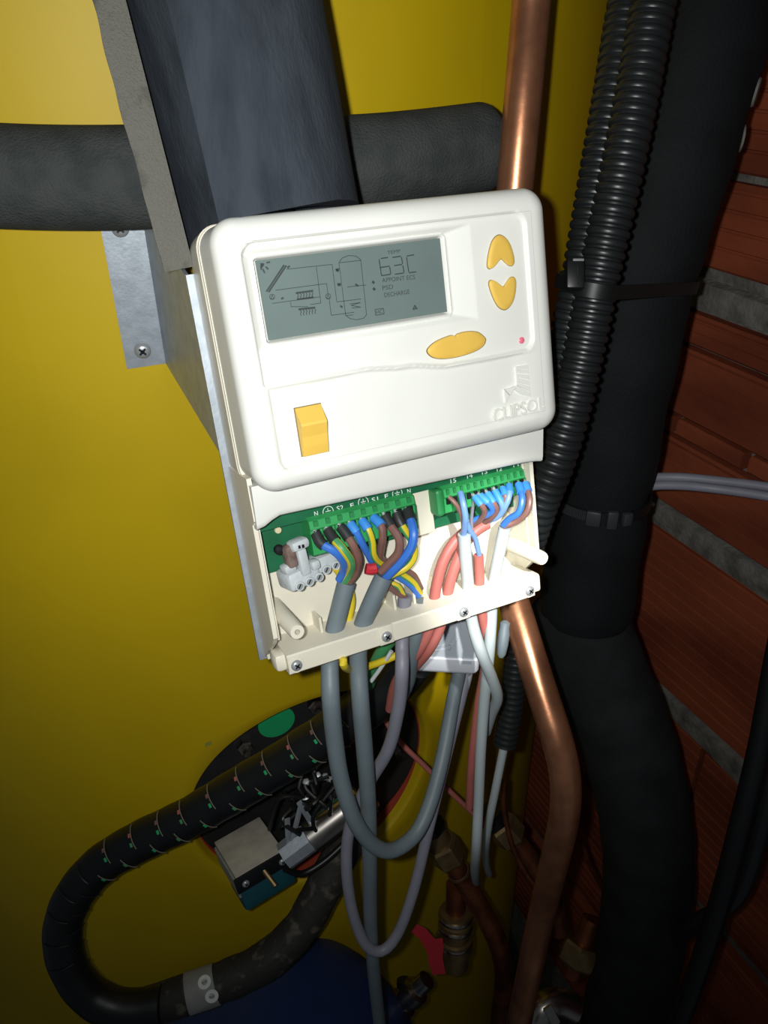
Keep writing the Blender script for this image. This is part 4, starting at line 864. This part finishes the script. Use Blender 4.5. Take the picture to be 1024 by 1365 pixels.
m = MB(); m.lathe(pth[0] - d * .016, d, [(0, .013), (.012, .011)], 8); m.build('socket', M_BLK, u2)
cable('capillary', 'thin copper capillary beside the brass nuts', M_COPD, .0020, [(672, 1040, .60, 'd'), (672, 1080, .61, 'd'), (684, 1130, .62, 'd'), (702, 1165, .63, 'd'), (716, 1182, .635, 'd')], cat='tube')
bv = thing('ball_valve', tuple(pd(600, 1290, .70)), 'brass ball valve with a red butterfly handle near the bottom', 'valve')
vz = (pd(606, 1280, .70) - pd(608, 1180, .675)).normalized(); v0 = pd(608, 1185, .675)
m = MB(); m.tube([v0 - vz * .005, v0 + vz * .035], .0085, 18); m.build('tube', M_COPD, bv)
m = MB(); m.lathe(v0 + vz * .022, vz, [(0, .0095), (.001, .0135), (.006, .0138), (.007, .012), (.010, .012), (.011, .0140), (.017, .0142), (.018, .0125), (.028, .0128), (.029, .0150), (.042, .0150), (.043, .012), (.060, .012)], 20); m.build('valve_body', M_BRASS, bv)
for h in (.0035, .014, .031): m = MB(); m.lathe(v0 + vz * (.022 + h), vz, [(0, .0146), (.001, .0152), (.003, .0152), (.004, .0146)], 22); m.build('collar', M_STAIN, bv)
hc = pd(578, 1268, .675); r_, dn_ = CW.col[0], CW.col[1]; fw = CW.col[2]
m = MB(); m.tube([hc + fw * .028 + r_ * .010, hc], .0055, 12); m.build('stem', M_BRASS, bv)
out2 = [(556, 1232), (567, 1237), (580, 1252), (590, 1250), (592, 1262), (590, 1275), (594, 1298), (577, 1300), (572, 1284), (570, 1270), (560, 1252), (548, 1242)]
m = MB(); m.rings([[pd(x, y, dd + .00006 * (y - 1265)) for x, y in out2] for dd in (.668, .673)]); m.build('handle', M_RED, bv, smooth=0, label='red butterfly handle')
cv = thing('drain_cock', tuple(pd(540, 1330, .72)), 'dull metal fitting at the bottom edge beneath the red handle', 'fitting')
a, b = pd(528, 1345, .70), pd(572, 1303, .69); ax_ = (b - a).normalized(); m = MB(); m.lathe(a, ax_, [(0, .010), (.002, .013), (.010, .013), (.011, .0095), (.018, .0095), (.019, .012), (.028, .012), (.030, .008), (.042, .008)], 20); m.build('fitting_body', M_STAIN, cv)
m = MB(); nut(m, a - ax_ * .016, ax_, .0155, .014); m.build('hex_nut', M_DARK, cv, smooth=0); m = MB(); m.lathe(a + ax_ * .012, dn_ * -1, [(0, .005), (.012, .005), (.0125, .007), (.018, .007)], 14); m.build('vent_cap', M_BLK, cv)
ff = thing('brass_elbow', tuple(pd(735, 1330, .68)), 'shiny metal elbow fitting right of the copper pipe at the bottom', 'fitting')
m = MB(); m.tube(spline([pd(712, 1370, .66), pd(724, 1345, .66), pd(742, 1336, .665), pd(765, 1345, .67)], .004), .0115, 18); m.build('elbow', M_STAIN, ff); m = MB(); nut(m, pd(722, 1352, .66), pd(742, 1336, .665) - pd(722, 1352, .66), .0150, .009); m.build('hex_nut', M_STAIN, ff, smooth=0)
yf = thing('union_fitting', tuple(pd(772, 1270, .70)), 'dull brass nut in the shadow between the copper and black pipes', 'fitting')
m = MB(); nut(m, pd(766, 1285, .70), pd(782, 1245, .70) - pd(766, 1285, .70), .0165, .020); m.build('hex_nut', M_BRASS, yf, smooth=0); m = MB(); m.tube([pd(760, 1300, .70), pd(790, 1225, .70)], .009, 16); m.build('tube', M_COPD, yf)
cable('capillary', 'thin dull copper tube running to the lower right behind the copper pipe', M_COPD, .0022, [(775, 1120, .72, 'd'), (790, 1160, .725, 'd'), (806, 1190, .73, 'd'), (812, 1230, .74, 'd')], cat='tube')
# blue vessel
bvz = thing('expansion_vessel', tuple(pd(370, 1500, .72)), 'dark blue domed expansion vessel at the bottom edge', 'vessel')
c = pd(372, 1440, .665); prof = [(0.080 * math.sin(a), 0.118 * math.cos(a)) for a in [math.radians(k) for k in range(0, 91, 6)]]
m = MB(); m.lathe(c, (0, 0, 1), [(-.25, .118)] + prof, 48); m.build('dome', M_BLUEV, bvz)
m = MB(); m.lathe(c, (0, 0, 1), [(-.006, .1185), (-.004, .1205), (.000, .1205), (.002, .1185)], 48, False, False); m.build('seam', M_BLUEV, bvz)
